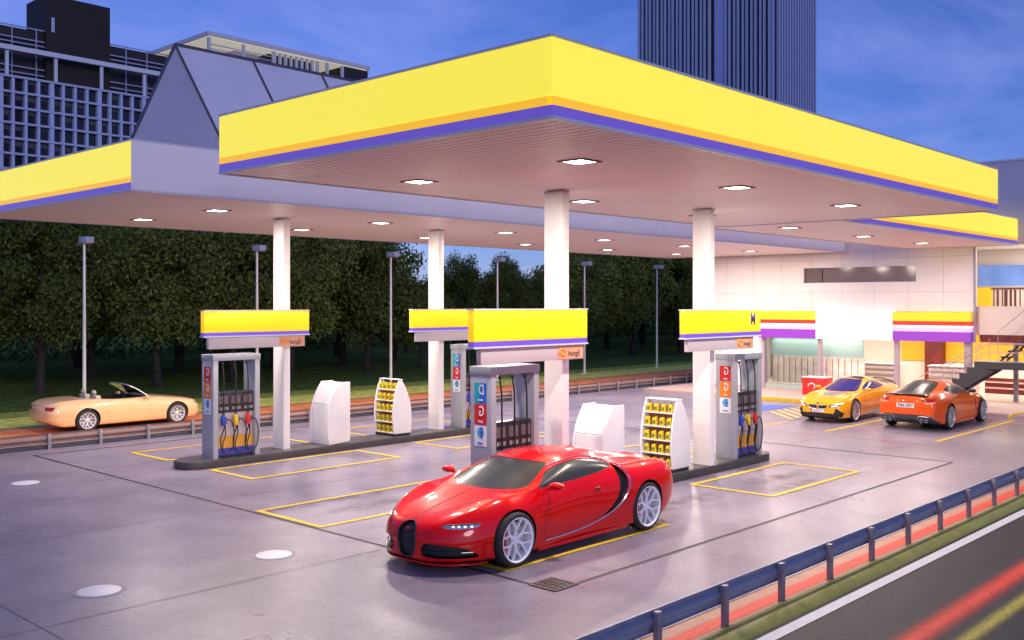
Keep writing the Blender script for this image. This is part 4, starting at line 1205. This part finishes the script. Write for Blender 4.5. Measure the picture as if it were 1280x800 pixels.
# ------------------------------------------------------------------ trees
def crown_mesh(seed, nclump=62, nleaf=400, leaf=.075, wide=1.0):
    rnd = random.Random(seed); vs = []; fs = []
    cl = []
    for i in range(nclump):
        while True:
            x, y, z = rnd.uniform(-1,1), rnd.uniform(-1,1), rnd.uniform(-1,1)
            if x*x+y*y+z*z < 1 and x*x+y*y+z*z > .12: break
        z2 = z if z > -.6 else z*.8
        cl.append((x*.40*wide, y*.40*wide, .5+z2*.46, rnd.uniform(.09,.17)))
    for cx, cy, cz, cr in cl:
        for k in range(nleaf):
            d = Vector((rnd.gauss(0,1), rnd.gauss(0,1), rnd.gauss(0,.8)))
            d = d.normalized()*cr*(rnd.random()**.45)*rnd.uniform(.8,1.15)
            p = Vector((cx, cy, cz))+d
            a = Vector((rnd.gauss(0,1), rnd.gauss(0,1), rnd.gauss(0,1))).normalized()
            b = a.orthogonal().normalized(); c = a.cross(b)
            th = rnd.uniform(0, 6.28); b, c = b*math.cos(th)+c*math.sin(th), c*math.cos(th)-b*math.sin(th)
            l = leaf/6*rnd.uniform(.7,1.4)
            n = len(vs)
            vs += [p-b*l*1.2, p+c*l*.6, p+b*l*1.2, p-c*l*.6]; fs.append((n,n+1,n+2,n+3))
    me = bpy.data.meshes.new('crown'); me.from_pydata([tuple(v) for v in vs], [], fs); me.materials.append(LEAF)
    me.update(); return me, cl
CROWNS = [crown_mesh(10+i, leaf=.068) for i in range(6)]
def tree(u, v, h, w, label, seed):
    rnd = random.Random(seed)
    t = thing('tree', label, 'tree', (u, v, 0), group='dark leafy trees beyond the far road')
    me, cl = CROWNS[seed % 6]
    rot = rnd.uniform(0, 6.28); base = h*.13
    o = bpy.data.objects.new('crown', me); col.objects.link(o); o.parent = t
    o.location = (0, 0, base); o.scale = (w, w, h-base); o.rotation_euler = (0, 0, rot)
    m = MB(); lean = rnd.uniform(-.25,.25)
    hh = base+(h-base)*.62
    pts = [(0,0,-.05),(lean*.2,.03,base*.6),(lean*.6,-.05,base*1.2),(lean,.0,hh*.75),(lean*1.3,.05,hh)]
    r0 = .06+.014*h
    m.tube(spline(pts,3), [r0*(1.25-1.05*k/12) if k else r0*1.5 for k in range(13)], 9)
    for k in range(7):
        cx, cy, cz, cr = cl[rnd.randrange(len(cl))]
        e = Vector((cx*w, cy*w, 0)); e.rotate(Matrix.Rotation(rot, 3, 'Z')); e.z = base+cz*(h-base)
        s = Vector((lean*.7, 0, base*rnd.uniform(.95,1.7)))
        mid = (s+e)/2+Vector((0,0,.25))
        m.tube(spline([s, mid, e], 3), [.06,.05,.045,.04,.032,.026,.02][:7], 6)
    m2 = m
    m2.v = [(a+u, b+v, c) for a, b, c in m2.v]
    m2.build('trunk', BARK, t, smooth=True)
    return t
def tree_h(px):
    tab = [(-400,225),(0,232),(150,236),(300,245),(440,250),(484,300),(495,343),(550,343),(560,320),(600,312),(625,320),(633,343),(690,343),(705,310),(760,290),(1000,285)]
    for i in range(len(tab)-1):
        if tab[i][0] <= px <= tab[i+1][0]:
            f = (px-tab[i][0])/(tab[i+1][0]-tab[i][0]); return tab[i][1]*(1-f)+tab[i+1][1]*f
    return 290
rnd = random.Random(3)
rows = [(37.0, 4.0, 6.0, 66, 'front row'), (43.5, 4.6, 5.0, 84, 'middle row'), (51.0, 5.4, 6.0, 104, 'back row')]
# the two with trunks clearly visible in front
TL = []
for (v0, pitch, u0, u1, rn) in rows:
    u = u0
    while u < u1:
        uu = u+rnd.uniform(-.7,.7); vv = v0+rnd.uniform(-1.2,1.2)
        if rn == 'front row' and abs(uu-14.5) < 2: uu, vv = 14.6, 37.0
        elif rn == 'front row' and abs(uu-18.7) < 2: uu, vv = 18.9, 36.6
        px, _, Z = project(uu, vv, 0)
        h = CAMH+(HOR-tree_h(px))*Z/F
        h *= rnd.uniform(.93, 1.04)
        if h > 3.2 and px < 1000 and px > -260: TL.append((uu, vv, h, rn, px))
        u += pitch
names = []
cnt = {}
for i, (uu, vv, h, rn, px) in enumerate(sorted(TL, key=lambda q: (q[3], q[0]))):
    k = cnt.get(rn, 0)+1; cnt[rn] = k
    nth = ['first','second','third','fourth','fifth','sixth','seventh','eighth','ninth','tenth','eleventh','twelfth','thirteenth','fourteenth','fifteenth','sixteenth','seventeenth','eighteenth','nineteenth','twentieth','twenty-first','twenty-second'][min(k-1,21)]
    sz = 'tall' if h > 7.2 else ('medium' if h > 5.4 else 'low')
    w = (3.6 if 475 < px < 705 else max(4.6, h*.78))*rnd.uniform(.95,1.2)
    tree(uu, vv, h, w, '%s dark leafy tree in the %s beyond the far road, %s from the left' % (sz, rn, nth), i*7+1)
# woodland mass behind and undergrowth
def woods():
    r = random.Random(5); vs = []; fs = []
    for i in range(220):
        u = r.uniform(-5, 125); v = r.uniform(57, 64)
        px, _, Z = project(u, v, 0); top = CAMH+(HOR-max(tree_h(px), 348 if 475 < px < 705 else 0))*Z/F*.92
        top = min(top, 9)
        for k in range(230):
            p = Vector((u+r.gauss(0,1.6), v+r.gauss(0,1), r.uniform(0, 1)**1.5*top))
            a = Vector((r.gauss(0,1), r.gauss(0,1), r.gauss(0,1))).normalized(); b = a.orthogonal().normalized(); c = a.cross(b); l = r.uniform(.12,.24)
            n = len(vs); vs += [p-b*l, p+c*l*.6, p+b*l, p-c*l*.6]; fs.append((n,n+1,n+2,n+3))
    me = bpy.data.meshes.new('woodland'); me.from_pydata([tuple(v) for v in vs], [], fs); me.materials.append(LEAF)
    o = bpy.data.objects.new('woodland', me); col.objects.link(o); o['kind'] = 'stuff'
    o['label'] = 'dark far-off wood behind the rows of trees'; o['category'] = 'woodland'
woods()

# ------------------------------------------------------------------ office block, left background
def office():
    v = 240.0; u0, u1 = 40.0, 128.5
    t = thing('office_building', 'dark glass office block with lavender grid facade and black rooftop box, upper left', 'building', (u0, v, 0))
    top = 55.8; H_ = 68.5
    gw = MB(); gw.box(u0, u1, v+1.2, v+40, 0, top)
    # window bays: vertical fins and floor bands
    m = MB(); x = u0; k = 0
    while x < u1:
        w = 1.0 if k % 4 == 0 else .62
        m.box(x, x+w, v+.0, v+1.19, 0, top); x += 2.85; k += 1
    m.build('facade_fins', TOWA, t)
    m = MB(); z = top-.5
    while z > 2: m.box(u0, u1, v-.15, v+1.15, z, z+.5); z -= 3.55
    m.build('floor_bands', P('tower_band', (.42,.46,.72), .5), t)
    m = gw; r = random.Random(2)
    x = u0
    while x < u1:
        z = top-.5
        while z > 2:
            if r.random() < .55: m.box(x+.9, x+2.6, v+1.05, v+1.19, z-.45-r.random()*1.1, z, 1)
            z -= 3.55
        x += 2.85
    m.build('glass_wall', [TOWG, P('blind', (.07,.07,.11), .6)], t)
    # top deck: white beam on stub columns, open railings
    m = MB(); m.box(u0, u1+.5, v-.8, v+.6, 61.4, 62.5); x = u0+3
    while x < u1: m.box(x, x+.7, v-.2, v+.4, top, 61.4); x += 11
    m.build('roof_beam', P('beam_pale', (.65,.65,.85), .5), t)
    m = MB(); m.box(u0, u1, v+4, v+38, top, 67.9); m.build('rooftop_storey', TOWB, t)
    m = MB()
    for z in (57.2, 58.6, 64.2, 65.3, 68.0): m.box(u0, u1, v+3.2, v+3.4, z, z+.28)
    x = u0
    while x < u1: m.box(x, x+.22, v+3.1, v+3.4, top, 68.3); x += 5.5
    m.build('railing', P('rail_pale', (.36,.37,.58), .5), t)
    m = MB(); m.box(97, 112.5, v+2.2, v+14, top, 76.8); bx = m.build('rooftop_box', P('black_box', (.016,.011,.014), .7), t)
    m = MB(); m.box(98.2, 98.9, v+2.05, v+2.19, 68, 71.5); m.build('vent_strip', TOWA, bx)
office()
def pavilion():
    v, u = 260.0, 149.6; H_ = 82.0
    t = thing('rooftop_building', 'pale rooftop building with thin white roof and louvres, behind the folded roof lantern', 'building', (u, v, 0))
    wm = P('pav_white', (.60,.58,.72), .5)
    m = MB(); m.box(u+2, 215, v+2, v+40, 0, 70.5); m.build('wall', TOWG, t)
    rf = MB(); rf.box(u, 209, v, v+45, H_-1.2, H_)
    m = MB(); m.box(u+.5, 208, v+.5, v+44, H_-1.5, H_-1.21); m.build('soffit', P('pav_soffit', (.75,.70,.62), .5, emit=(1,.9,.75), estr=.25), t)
    m = MB(); m.box(u+14, 172, v+9, v+30, 70.5, H_-1.5); m.build('core_wall', P('pav_wall', (.55,.55,.68), .5), t)
    m = MB(); z = 71
    while z < 79.5: m.box(u+2, 172, v+2, v+2.3, z, z+.25); z += 1.3
    m.build('louvres', P('pav_louvre', (.5,.5,.66), .5), t)
    m = MB(); x = 173
    while x < 190: m.box(x, x+.8, v+1.8, v+2.6, 70.5, H_-1.5); x += 2.0
    m.build('fins', wm, t)
    m = MB(); m.box(173, 190, v+5, v+30, 70.5, H_-1.5); m.box(199, 208.8, v+1, v+30, 70.5, H_-1.5); m.build('dark_core', TOWB, t)
    m = rf
    for x in (u+.6, u+12, 172, 192, 198): m.box(x, x+.8, v+.8, v+1.6, 70, H_-1.5)
    m.build('roof', wm, t)
    m = MB(); m.box(u, 209, v, v+1, 69.5, 70.6)
    z = 66
    while z > 0: m.box(u, 215, v+1, v+1.9, z, z+.4); z -= 3.6
    m.build('floor_bands', P('tower_band', (.42,.46,.72)), t)
pavilion()
def striped_tower():
    # corner nearest the camera at px ~968
    Z = 150.0; X = (968-640)/F*Z; u = CT*Z+ST*X; v = ST*Z-CT*X
    t = thing('striped_tower', 'tall dark blue tower with pale vertical fins behind the front canopy, upper right', 'building', (u, v, 0))
    H_ = 110
    Lv = 25.2     # extent of the left face along v
    Lu = 13.4
    m = MB(); m.box(u, u+Lu, v, v+Lv, 0, H_); m.build('glass_wall', P('tower_navy', (.012,.013,.028), .25), t)
    m = MB(); y = .5; k = 0
    while y < Lv-.3:
        if not (8.3 < y < 11.0): 
            m.box(u-.5, u-.003, v+y, v+y+.30, 0, H_)
        y += .84 if (k % 2 == 0) else .66
        k += 1
    m.build('facade_fins', P('fin_blue', (.36,.44,.70), .5), t)
    m = MB(); m.box(u-.35, u-.003, v+8.4, v+10.2, 0, H_); m.box(u-.3, u-.003, v+.0, v+.35, 0, H_); m.build('plain_pier', P('pier_blue', (.36,.40,.78), .5), t)
    m = MB(); x = .6
    while x < Lu-.2: m.box(u+x, u+x+.32, v-.45, v-.003, 0, H_); x += .85
    m.build('side_fins', P('fin_blue2', (.34,.40,.72), .5), t)
    m = MB(); z = 4
    while z < H_: m.box(u-.06, u-.002, v+.4, v+Lv, z, z+.25); z += 3.6
    m.build('spandrels', P('spandrel', (.03,.03,.06), .5), t)
striped_tower()

# ------------------------------------------------------------------ shop
def shop():
    t = thing('shop_building', 'white panelled shop with striped sign band and glass front behind the parked cars', 'building', (33.3, 11, 0))
    UW = 33.3
    seam = P('panel_seam', (.50,.44,.46), .5)
    def bx(name, mat, *a, parent=t, **k):
        m = MB(); m.box(*a); return m.build(name, mat, parent, **k)
    WW = P('wall_panel', (.78,.73,.74), .4, noise=(1.5,.02))
    LAV = P('wall_lavender', (.52,.50,.64), .45, noise=(.8,.03))
    # upper wall with the slit opening v 12.8..16.8, z 3.95..4.48
    m = MB(); 
    for a in ((10.97,12.8,2.95,7.66),(16.8,21.2,2.95,7.66),(12.8,16.8,2.95,3.95),(12.8,16.8,4.48,7.66)): m.box(UW, UW+.35, a[0], a[1], a[2], a[3])
    m.build('front_wall', WW, t)
    m = MB(); m.box(UW, UW+.35, -14, 10.965, 5.06, 7.66); m.box(UW+.35, 46, -14, 21.2, 7.40, 7.62); m.build('upper_wall', LAV, t)
    m = MB(); m.box(UW-.04, UW+.4, -14, 21.24, 7.661, 7.72); m.build('parapet_trim', TRIM, t)
    m = MB(); m.box(UW+.35, 46, 21.0, 21.2, 0, 7.4); m.build('end_wall', WW, t)
    m = MB(); m.box(45.8, 46, -14, 21.0, 0, 7.4); m.build('rear_wall', WW, t)
    m = MB()
    for z in (3.6, 4.75, 5.9, 7.0): m.box(UW-.002, UW, 10.97, 21.2, z, z+.012)
    v = 11.9
    while v < 21: m.box(UW-.003, UW, v, v+.012, 2.95, 7.66) if not (12.8 < v < 16.8) else (m.box(UW-.003, UW, v, v+.012, 2.95, 3.95), m.box(UW-.003, UW, v, v+.012, 4.48, 7.66)); v += 1.15
    m.build('panel_joints', seam, t)
    w = bx('slit_window', P('slit_glass', (.20,.14,.14), .08, spec=.9), UW+.14, UW+.16, 12.8, 16.8, 3.95, 4.48)
    bx('window_frame', P('slit_frame', (.12,.08,.09), .5), UW+.10, UW+.135, 16.15, 16.8, 3.95, 4.48, parent=w)
    # left solid pier to the ground
    bx('left_pier', WW, UW, UW+.35, 18.45, 21.2, .12, 2.949)
    # corner trim
    bx('corner_post', P('corner_mauve', (.34,.30,.40), .4), UW-.03, UW+.02, 10.90, 10.965, 1.97, 5.05)
    # sign band
    b0, b1 = UW-.28, UW-.003
    for (va, vb) in ((16.2, 18.45), (10.97, 13.46)):
        s = bx('sign_yellow', P('band_yellow', (.85,.55,.02), .35, emit=(1,.46,.02), estr=.34), b0, b1, va, vb, 2.64, 2.94)
        bx('red_stripe', P('band_red', (.75,.03,.02), .35, emit=(1,.03,.02), estr=.35), b0, b1, va, vb, 2.50, 2.638, parent=s)
        bx('white_stripe', P('band_white', (.8,.78,.8), .35, emit=(1,.9,.95), estr=.5), b0, b1, va, vb, 2.435, 2.498, parent=s)
        bx('pink_stripe', P('band_pink', (.75,.35,.62), .35, emit=(.9,.42,.75), estr=.5), b0, b1, va, vb, 2.30, 2.433, parent=s)
        bx('purple_stripe', P('band_purple', (.22,.04,.42), .35, emit=(.22,.04,.34), estr=.35), b0, b1, va, vb, 1.98, 2.298, parent=s)
    bx('blank_sign', P('blank_white', (.85,.85,.85), .35, emit=(1,.98,.97), estr=.22), b0-.02, b1, 13.465, 16.195, 1.98, 2.95)
    # piers in the glass front
    for (va, w_) in ((16.1,.10), (13.35,.13), (11.02,.2), (18.30,.10)):
        bx('mullion', P('mullion_mauve', (.42,.34,.38), .4), UW-.12, UW+.1, va, va+w_, .12, 1.978)
    for (va, vb) in ((16.21,18.29),):
        g = MB(); g.box(UW+.03, UW+.04, va, vb, .30, 1.97); g.build('shop_window', MATS['shop_glass'], t)
    bx('window_sill', P('sill_green', (.40,.46,.42), .4), UW-.08, UW+.3, 16.21, 18.29, .12, .28)
    bx('window_sill', P('sill_green', (.40,.46,.42), .4), UW-.08, UW+.3, 14.9, 16.09, .12, .28)
    # screen of boards with frosted glass above
    fro = P('frosted_mint', (.42,.62,.57), .5)
    s = bx('frosted_screen', fro, UW+.40, UW+.42, 14.75, 18.3, 1.30, 1.97)
    bd = P('board_pink', (.88,.72,.62), .5, noise=(3,.2))
    s = MB(); v = 14.75
    while v < 18.2: s.box(UW+.40, UW+.47, v, v+.20, .30, 1.28); v += .235
    s.build('board_screen', bd, t); bx('board_backing', P('board_gap', (.45,.30,.24), .6), UW+.48, UW+.50, 14.75, 18.3, .30, 1.28)
    # interior
    bx('interior_floor', P('int_floor', (.62,.50,.46), .3), UW, 45.8, -14, 20.9, .121, .13)
    bx('interior_ceiling', P('int_ceil', (.85,.82,.78), .6), UW+.36, 45.8, 10.97, 20.9, 2.35, 2.45)
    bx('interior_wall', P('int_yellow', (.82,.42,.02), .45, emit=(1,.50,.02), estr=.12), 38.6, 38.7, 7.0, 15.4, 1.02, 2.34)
    bx('interior_wall', P('int_cream', (.80,.74,.66), .5), 38.6, 38.7, 15.4, 20.9, .13, 2.34)
    bx('interior_wall', P('int_cream', (.80,.74,.66), .5), 38.62, 38.7, 4.0, 15.4, .13, 1.0)
    bx('maroon_pillar', MAR, 38.2, 38.55, 13.7, 14.35, .13, 2.34)
    # right bay: balcony
    cr = P('bay_cream', (.80,.68,.60), .45)
    bx('balcony_front', cr, UW+.25, UW+.45, -14, 10.96, 2.22, 3.12)
    bx('balcony_floor', cr, UW+.46, 45.7, -14, 12.6, 2.95, 3.1)
    bx('balcony_ceiling', P('bay_ceiling', (.82,.76,.70), .5), UW+.36, 45.7, -14, 12.6, 5.10, 5.2)
    bx('balcony_back_wall', P('bay_white', (.80,.76,.72), .5), 37.2, 37.4, -14, 12.6, 3.11, 5.09)
    bx('balcony_side_wall', P('bay_white', (.80,.76,.72), .5), UW+.36, 37.19, 12.45, 12.6, 3.11, 5.09)
    w = bx('balcony_window', P('sky_reflection', (.10,.18,.42), .06, spec=1, emit=(.12,.24,.60), estr=.45, noise=(1.4,.35)), 37.10, 37.19, -12, 12.05, 3.84, 4.55)  # blue emission and noise paint the reflected sky onto the glass
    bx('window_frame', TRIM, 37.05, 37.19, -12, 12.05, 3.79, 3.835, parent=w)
    bx('yellow_panel', P('bay_yellow', (.82,.52,.02), .45, emit=(1,.62,.03), estr=.25), 37.05, 37.19, 11.62, 12.4, 3.12, 3.78)
    m = MB(); v = 10.5; r = random.Random(4)
    while v > 4: m.box(UW+.50, UW+.54, v, v+r.choice((.03,.06,.09)), 3.125, 3.66); v -= .13
    m.box(UW+.49, UW+.56, 4, 10.6, 3.665, 3.71); m.build('balcony_railing', MAR, t)
    bx('maroon_beam', MAR, UW+.2, UW+.4, -14, 10.85, 1.98, 2.215)
    bx('ground_wall', P('int_yellow', (.82,.50,.02)), 38.6, 38.7, -14, 7.0, 1.02, 2.34)
    bx('maroon_boards', MAR, 36.2, 36.4, 4, 11.55, .13, .66)
    for z in (.30, .50): bx('board_rail', P('rail_pink', (.70,.45,.42), .4), 36.15, 36.195, 4, 11.55, z, z+.05)
    bx('steel_post', POST, UW+.3, UW+.42, 9.75, 9.87, .13, 2.21)
    return t
shop()
def lamp_in(u, v, z, w, size, colr=(1,.88,.74), sy=None):
    l = bpy.data.lights.new('interior_lamp', 'AREA'); l.size = size; l.energy = w; l.color = colr
    if sy: l.shape = 'RECTANGLE'; l.size_y = sy
    o = bpy.data.objects.new('interior_lamp', l); col.objects.link(o); o.location = (u, v, z)
lamp_in(35.8, 15.8, 2.33, 170, 1.6, sy=8)
lamp_in(36.0, 11.6, 2.33, 80, 1.6, sy=3)
lamp_in(33.52, 16.5, 1.96, 11, .25, sy=3.4)  # unseen lamp added to brighten the board screen
lamp_in(35.3, 7.5, 5.05, 150, 1.2, sy=6)
lamp_in(35.6, 8.2, 2.38, 80, 1.6, sy=4)

# counters inside
SHW = P('shelf_white', (.80,.72,.68), .5)
def counter(u0, u1, v0, v1, label):
    t = thing('shop_shelf', label, 'shelf unit', (u0, v0, .13), group='white stacked shelves inside the shop')
    m = MB(); m.box(u0+.05, u1, v0, v1, .13, 1.02); m.build('cabinet_body', P('shelf_body', (.60,.48,.45), .5), t)  # cabinet body in a darker tone than its shelves
    for z in (.3, .5, .7, .88): 
        m = MB(); m.box(u0-.02, u0+.045, v0+.02, v1-.02, z, z+.10); m.build('shelf', SHW, t)
    m = MB(); m.box(u0-.04, u1+.02, v0-.02, v1+.02, 1.025, 1.07); m.build('worktop', SHW, t)
counter(35.2, 35.8, 14.1, 16.0, 'white shelf unit inside the shop behind the yellow car')
counter(35.2, 35.8, 11.6, 13.1, 'white shelf unit inside the shop under the yellow wall, behind the orange car')
t = thing('drinks_cooler', 'low red drinks cooler standing outside the shop left of the yellow car', 'cooler', (31.6, 15.6, .12))
m = MB(); m.box(31.5, 32.1, 15.15, 15.95, .12, .70); m.build('body', REDP, t, bevel=.02)
m = MB(); m.tube([(31.49, 15.6+.12*math.cos(a*.5), .42+.10*math.sin(a*.5)) for a in range(9)], .02, 6); m.build('white_swirl', WSTK, t)
m = MB(); m.box(31.48, 32.12, 15.13, 15.97, .705, .73); m.build('lid', PALE, t)

def stairs():
    t = thing('staircase', 'dark steel staircase with thin rails rising to the balcony at the right edge', 'staircase', (33.0, 11.0, .12))
    u0, u1 = 32.3, 33.2
    # lower flight rising towards -v: from v=11.9,z=.12 to v=10.35,z=1.42
    n = 7; pts = []
    v, z = 11.95, .12; dv = 1.55/n; dz = 1.30/n
    top = []; 
    for k in range(n):
        top += [(v, z+dz), (v-dv, z+dz)]; v -= dv; z += dz
    land = 4.0
    poly = [(11.95, .12)]+top+[(land, z), (land, z-.22), (10.3, z-.22), (10.05, z-.28), (11.6, .12)]
    for a in (u0, u1-.06):
        m = MB(); m.prism(poly, 'x', a, a+.06); m.build('stringer', P('stair_dark', (.035,.035,.045), .5), t)
    m = MB(); v, z = 11.95, .12
    for k in range(n): m.box(u0+.061, u1-.061, v-dv, v, z+dz-.03, z+dz); v -= dv; z += dz
    m.box(u0+.061, u1-.061, land, 10.39, z-.04, z); m.build('treads', P('tread', (.30,.26,.27), .5), t)
    # upper flight, u direction offset, open bars
    m = MB(); vv, zz = 10.15, z
    for a in (33.25, 33.9):
        m.tube([(a, vv, zz-.02), (a, vv-1.9, zz+1.75)], .035, 6)
    m.build('upper_stringer', P('stair_dark', (.035,.035,.045)), t)
    for k in range(9):
        f = (k+.6)/9
        m = MB(); m.box(33.2, 33.95, vv-1.9*f-.12, vv-1.9*f+.10, zz+1.75*f-.03, zz+1.75*f+.03); m.build('upper_tread', DARK, t)
    m = MB()
    for a in (u0+.03, u1-.03):
        m.tube([(a, 12.3, .85), (a, 10.4, z+.55), (a, 4.2, z+.55)], .014, 6)
        for q in range(5):
            f = q/4; vq = 11.95-1.5*f; m.tube([(a, vq, .12+1.3*f), (a, vq, .75+1.35*f)], .010, 6)
        m.tube([(a, 12.2, .55), (a, 10.4, z+.28), (a, 4.2, z+.28)], .009, 6)
    m.tube([(33.2, 10.2, z), (33.2, 10.2, z+.9), (33.2, 8.2, z+2.7)], .012, 6)
    m.build('handrail', P('rail_mauve', (.50,.38,.40), .35, metal=.3), t)
stairs()
t = thing('safety_hoop', 'low yellow tube hoop beside the front wheel of the orange car', 'hoop barrier', (29.4, 8.5, 0))
m = MB(); m.tube(spline([(29.3,8.7,0),(29.32,8.68,.14),(29.45,8.5,.2),(29.75,8.15,.2),(29.9,8.0,.12),(29.92,7.98,0)],5), .03, 8); m.build('hoop', YELP, t, smooth=True)

# ------------------------------------------------------------------ cars in place
red = red_supercar(); red.location = (10.16, 9.12, 0); red.rotation_euler = (0,0,math.pi)
yc = yellow_coupe(); yc.location = (27.32, 12.33, 0); yc.rotation_euler = (0,0,math.pi); yc.scale = (.9,.74,.9)
oc = orange_coupe(); oc.location = (27.35, 9.97, 0); oc.scale = (.93,.86,.93)
cv_ = convertible(); cv_.location = (12.1, 25.6, -.012); cv_.scale = (.95,.95,.92)

# ------------------------------------------------------------------ camera, light, sky
cd = bpy.data.cameras.new('camera'); cam = bpy.data.objects.new('camera', cd); col.objects.link(cam)
cam.location = (0, 0, CAMH); cam.rotation_euler = (R(90), 0, -(R(90)-TH))
cd.lens = 35; cd.sensor_width = 36; cd.shift_y = -20/1280; cd.clip_end = 3000; cd.clip_start = .1
scene.camera = cam

SUN_EL, SUN_AZ = 16, 205     # azimuth of the sun, degrees clockwise from +Y
sd = bpy.data.lights.new('sun', 'SUN'); sd.energy = .4; sd.angle = R(14); sd.color = (1, .90, .86)
so = bpy.data.objects.new('sun', sd); col.objects.link(so)
az = R(SUN_AZ); dirv = Vector((math.sin(az)*math.cos(R(SUN_EL)), math.cos(az)*math.cos(R(SUN_EL)), math.sin(R(SUN_EL))))
so.rotation_euler = dirv.to_track_quat('Z', 'Y').to_euler()

w = bpy.data.worlds.new('World'); scene.world = w; w.use_nodes = True
nt = w.node_tree; N = nt.nodes.new; L = nt.links.new; bg = nt.nodes['Background']
sky = N('ShaderNodeTexSky'); sky.sky_type = 'NISHITA'; sky.sun_disc = False
sky.sun_elevation = R(SUN_EL); sky.sun_rotation = az; sky.ozone_density = 6; sky.air_density = 1.0; sky.dust_density = .3
tc = N('ShaderNodeTexCoord')
# dusk tint
tint = N('ShaderNodeMix'); tint.data_type = 'RGBA'; tint.blend_type = 'MULTIPLY'; tint.inputs[0].default_value = 1
tint.inputs[7].default_value = (.40, .38, .66, 1); L(sky.outputs[0], tint.inputs[6])
mp = N('ShaderNodeMapping'); mp.inputs['Scale'].default_value = (1, 1, 2.6); L(tc.outputs['Generated'], mp.inputs['Vector'])
n1 = N('ShaderNodeTexNoise'); n1.inputs['Scale'].default_value = 3.2; n1.inputs['Detail'].default_value = 9; n1.inputs['Roughness'].default_value = .62
n1.inputs['Distortion'].default_value = .5
L(mp.outputs[0], n1.inputs['Vector'])
cr = N('ShaderNodeValToRGB'); cr.color_ramp.elements[0].position = .40; cr.color_ramp.elements[1].position = .66
cr.color_ramp.elements[0].color = (0,0,0,1); cr.color_ramp.elements[1].color = (1,1,1,1); L(n1.outputs['Fac'], cr.inputs[0])
# clouds are brighter and whiter near the horizon
sp = N('ShaderNodeSeparateXYZ'); L(tc.outputs['Generated'], sp.inputs[0])
mr = N('ShaderNodeMapRange'); L(sp.outputs['Z'], mr.inputs['Value'])
mr.inputs['From Min'].default_value = .04; mr.inputs['From Max'].default_value = .10; mr.inputs['To Min'].default_value = 1; mr.inputs['To Max'].default_value = 0
cm = N('ShaderNodeMix'); cm.data_type = 'RGBA'; L(mr.outputs[0], cm.inputs[0])
cm.inputs[6].default_value = (1.9, 2.3, 5.4, 1); cm.inputs[7].default_value = (3.6, 4.1, 5.6, 1)
fc = N('ShaderNodeMath'); fc.operation = 'MULTIPLY'; L(cr.outputs[0], fc.inputs[0]); fc.inputs[1].default_value = .5
mx = N('ShaderNodeMix'); mx.data_type = 'RGBA'; L(fc.outputs[0], mx.inputs[0]); L(tint.outputs[2], mx.inputs[6]); L(cm.outputs[2], mx.inputs[7])
L(mx.outputs[2], bg.inputs['Color']); bg.inputs['Strength'].default_value = .115

scene.render.engine = 'CYCLES'
cy = scene.cycles; cy.use_denoising = True; cy.max_bounces = 7; cy.diffuse_bounces = 3; cy.glossy_bounces = 3; cy.transmission_bounces = 4
cy.transparent_max_bounces = 8; cy.sample_clamp_indirect = 6; cy.use_light_tree = True; cy.caustics_reflective = False; cy.caustics_refractive = False
scene.view_settings.view_transform = 'Standard'; scene.view_settings.look = 'None'; scene.view_settings.gamma = 1
scene.view_settings.exposure = .68
scene.render.resolution_x = 1024; scene.render.resolution_y = 640
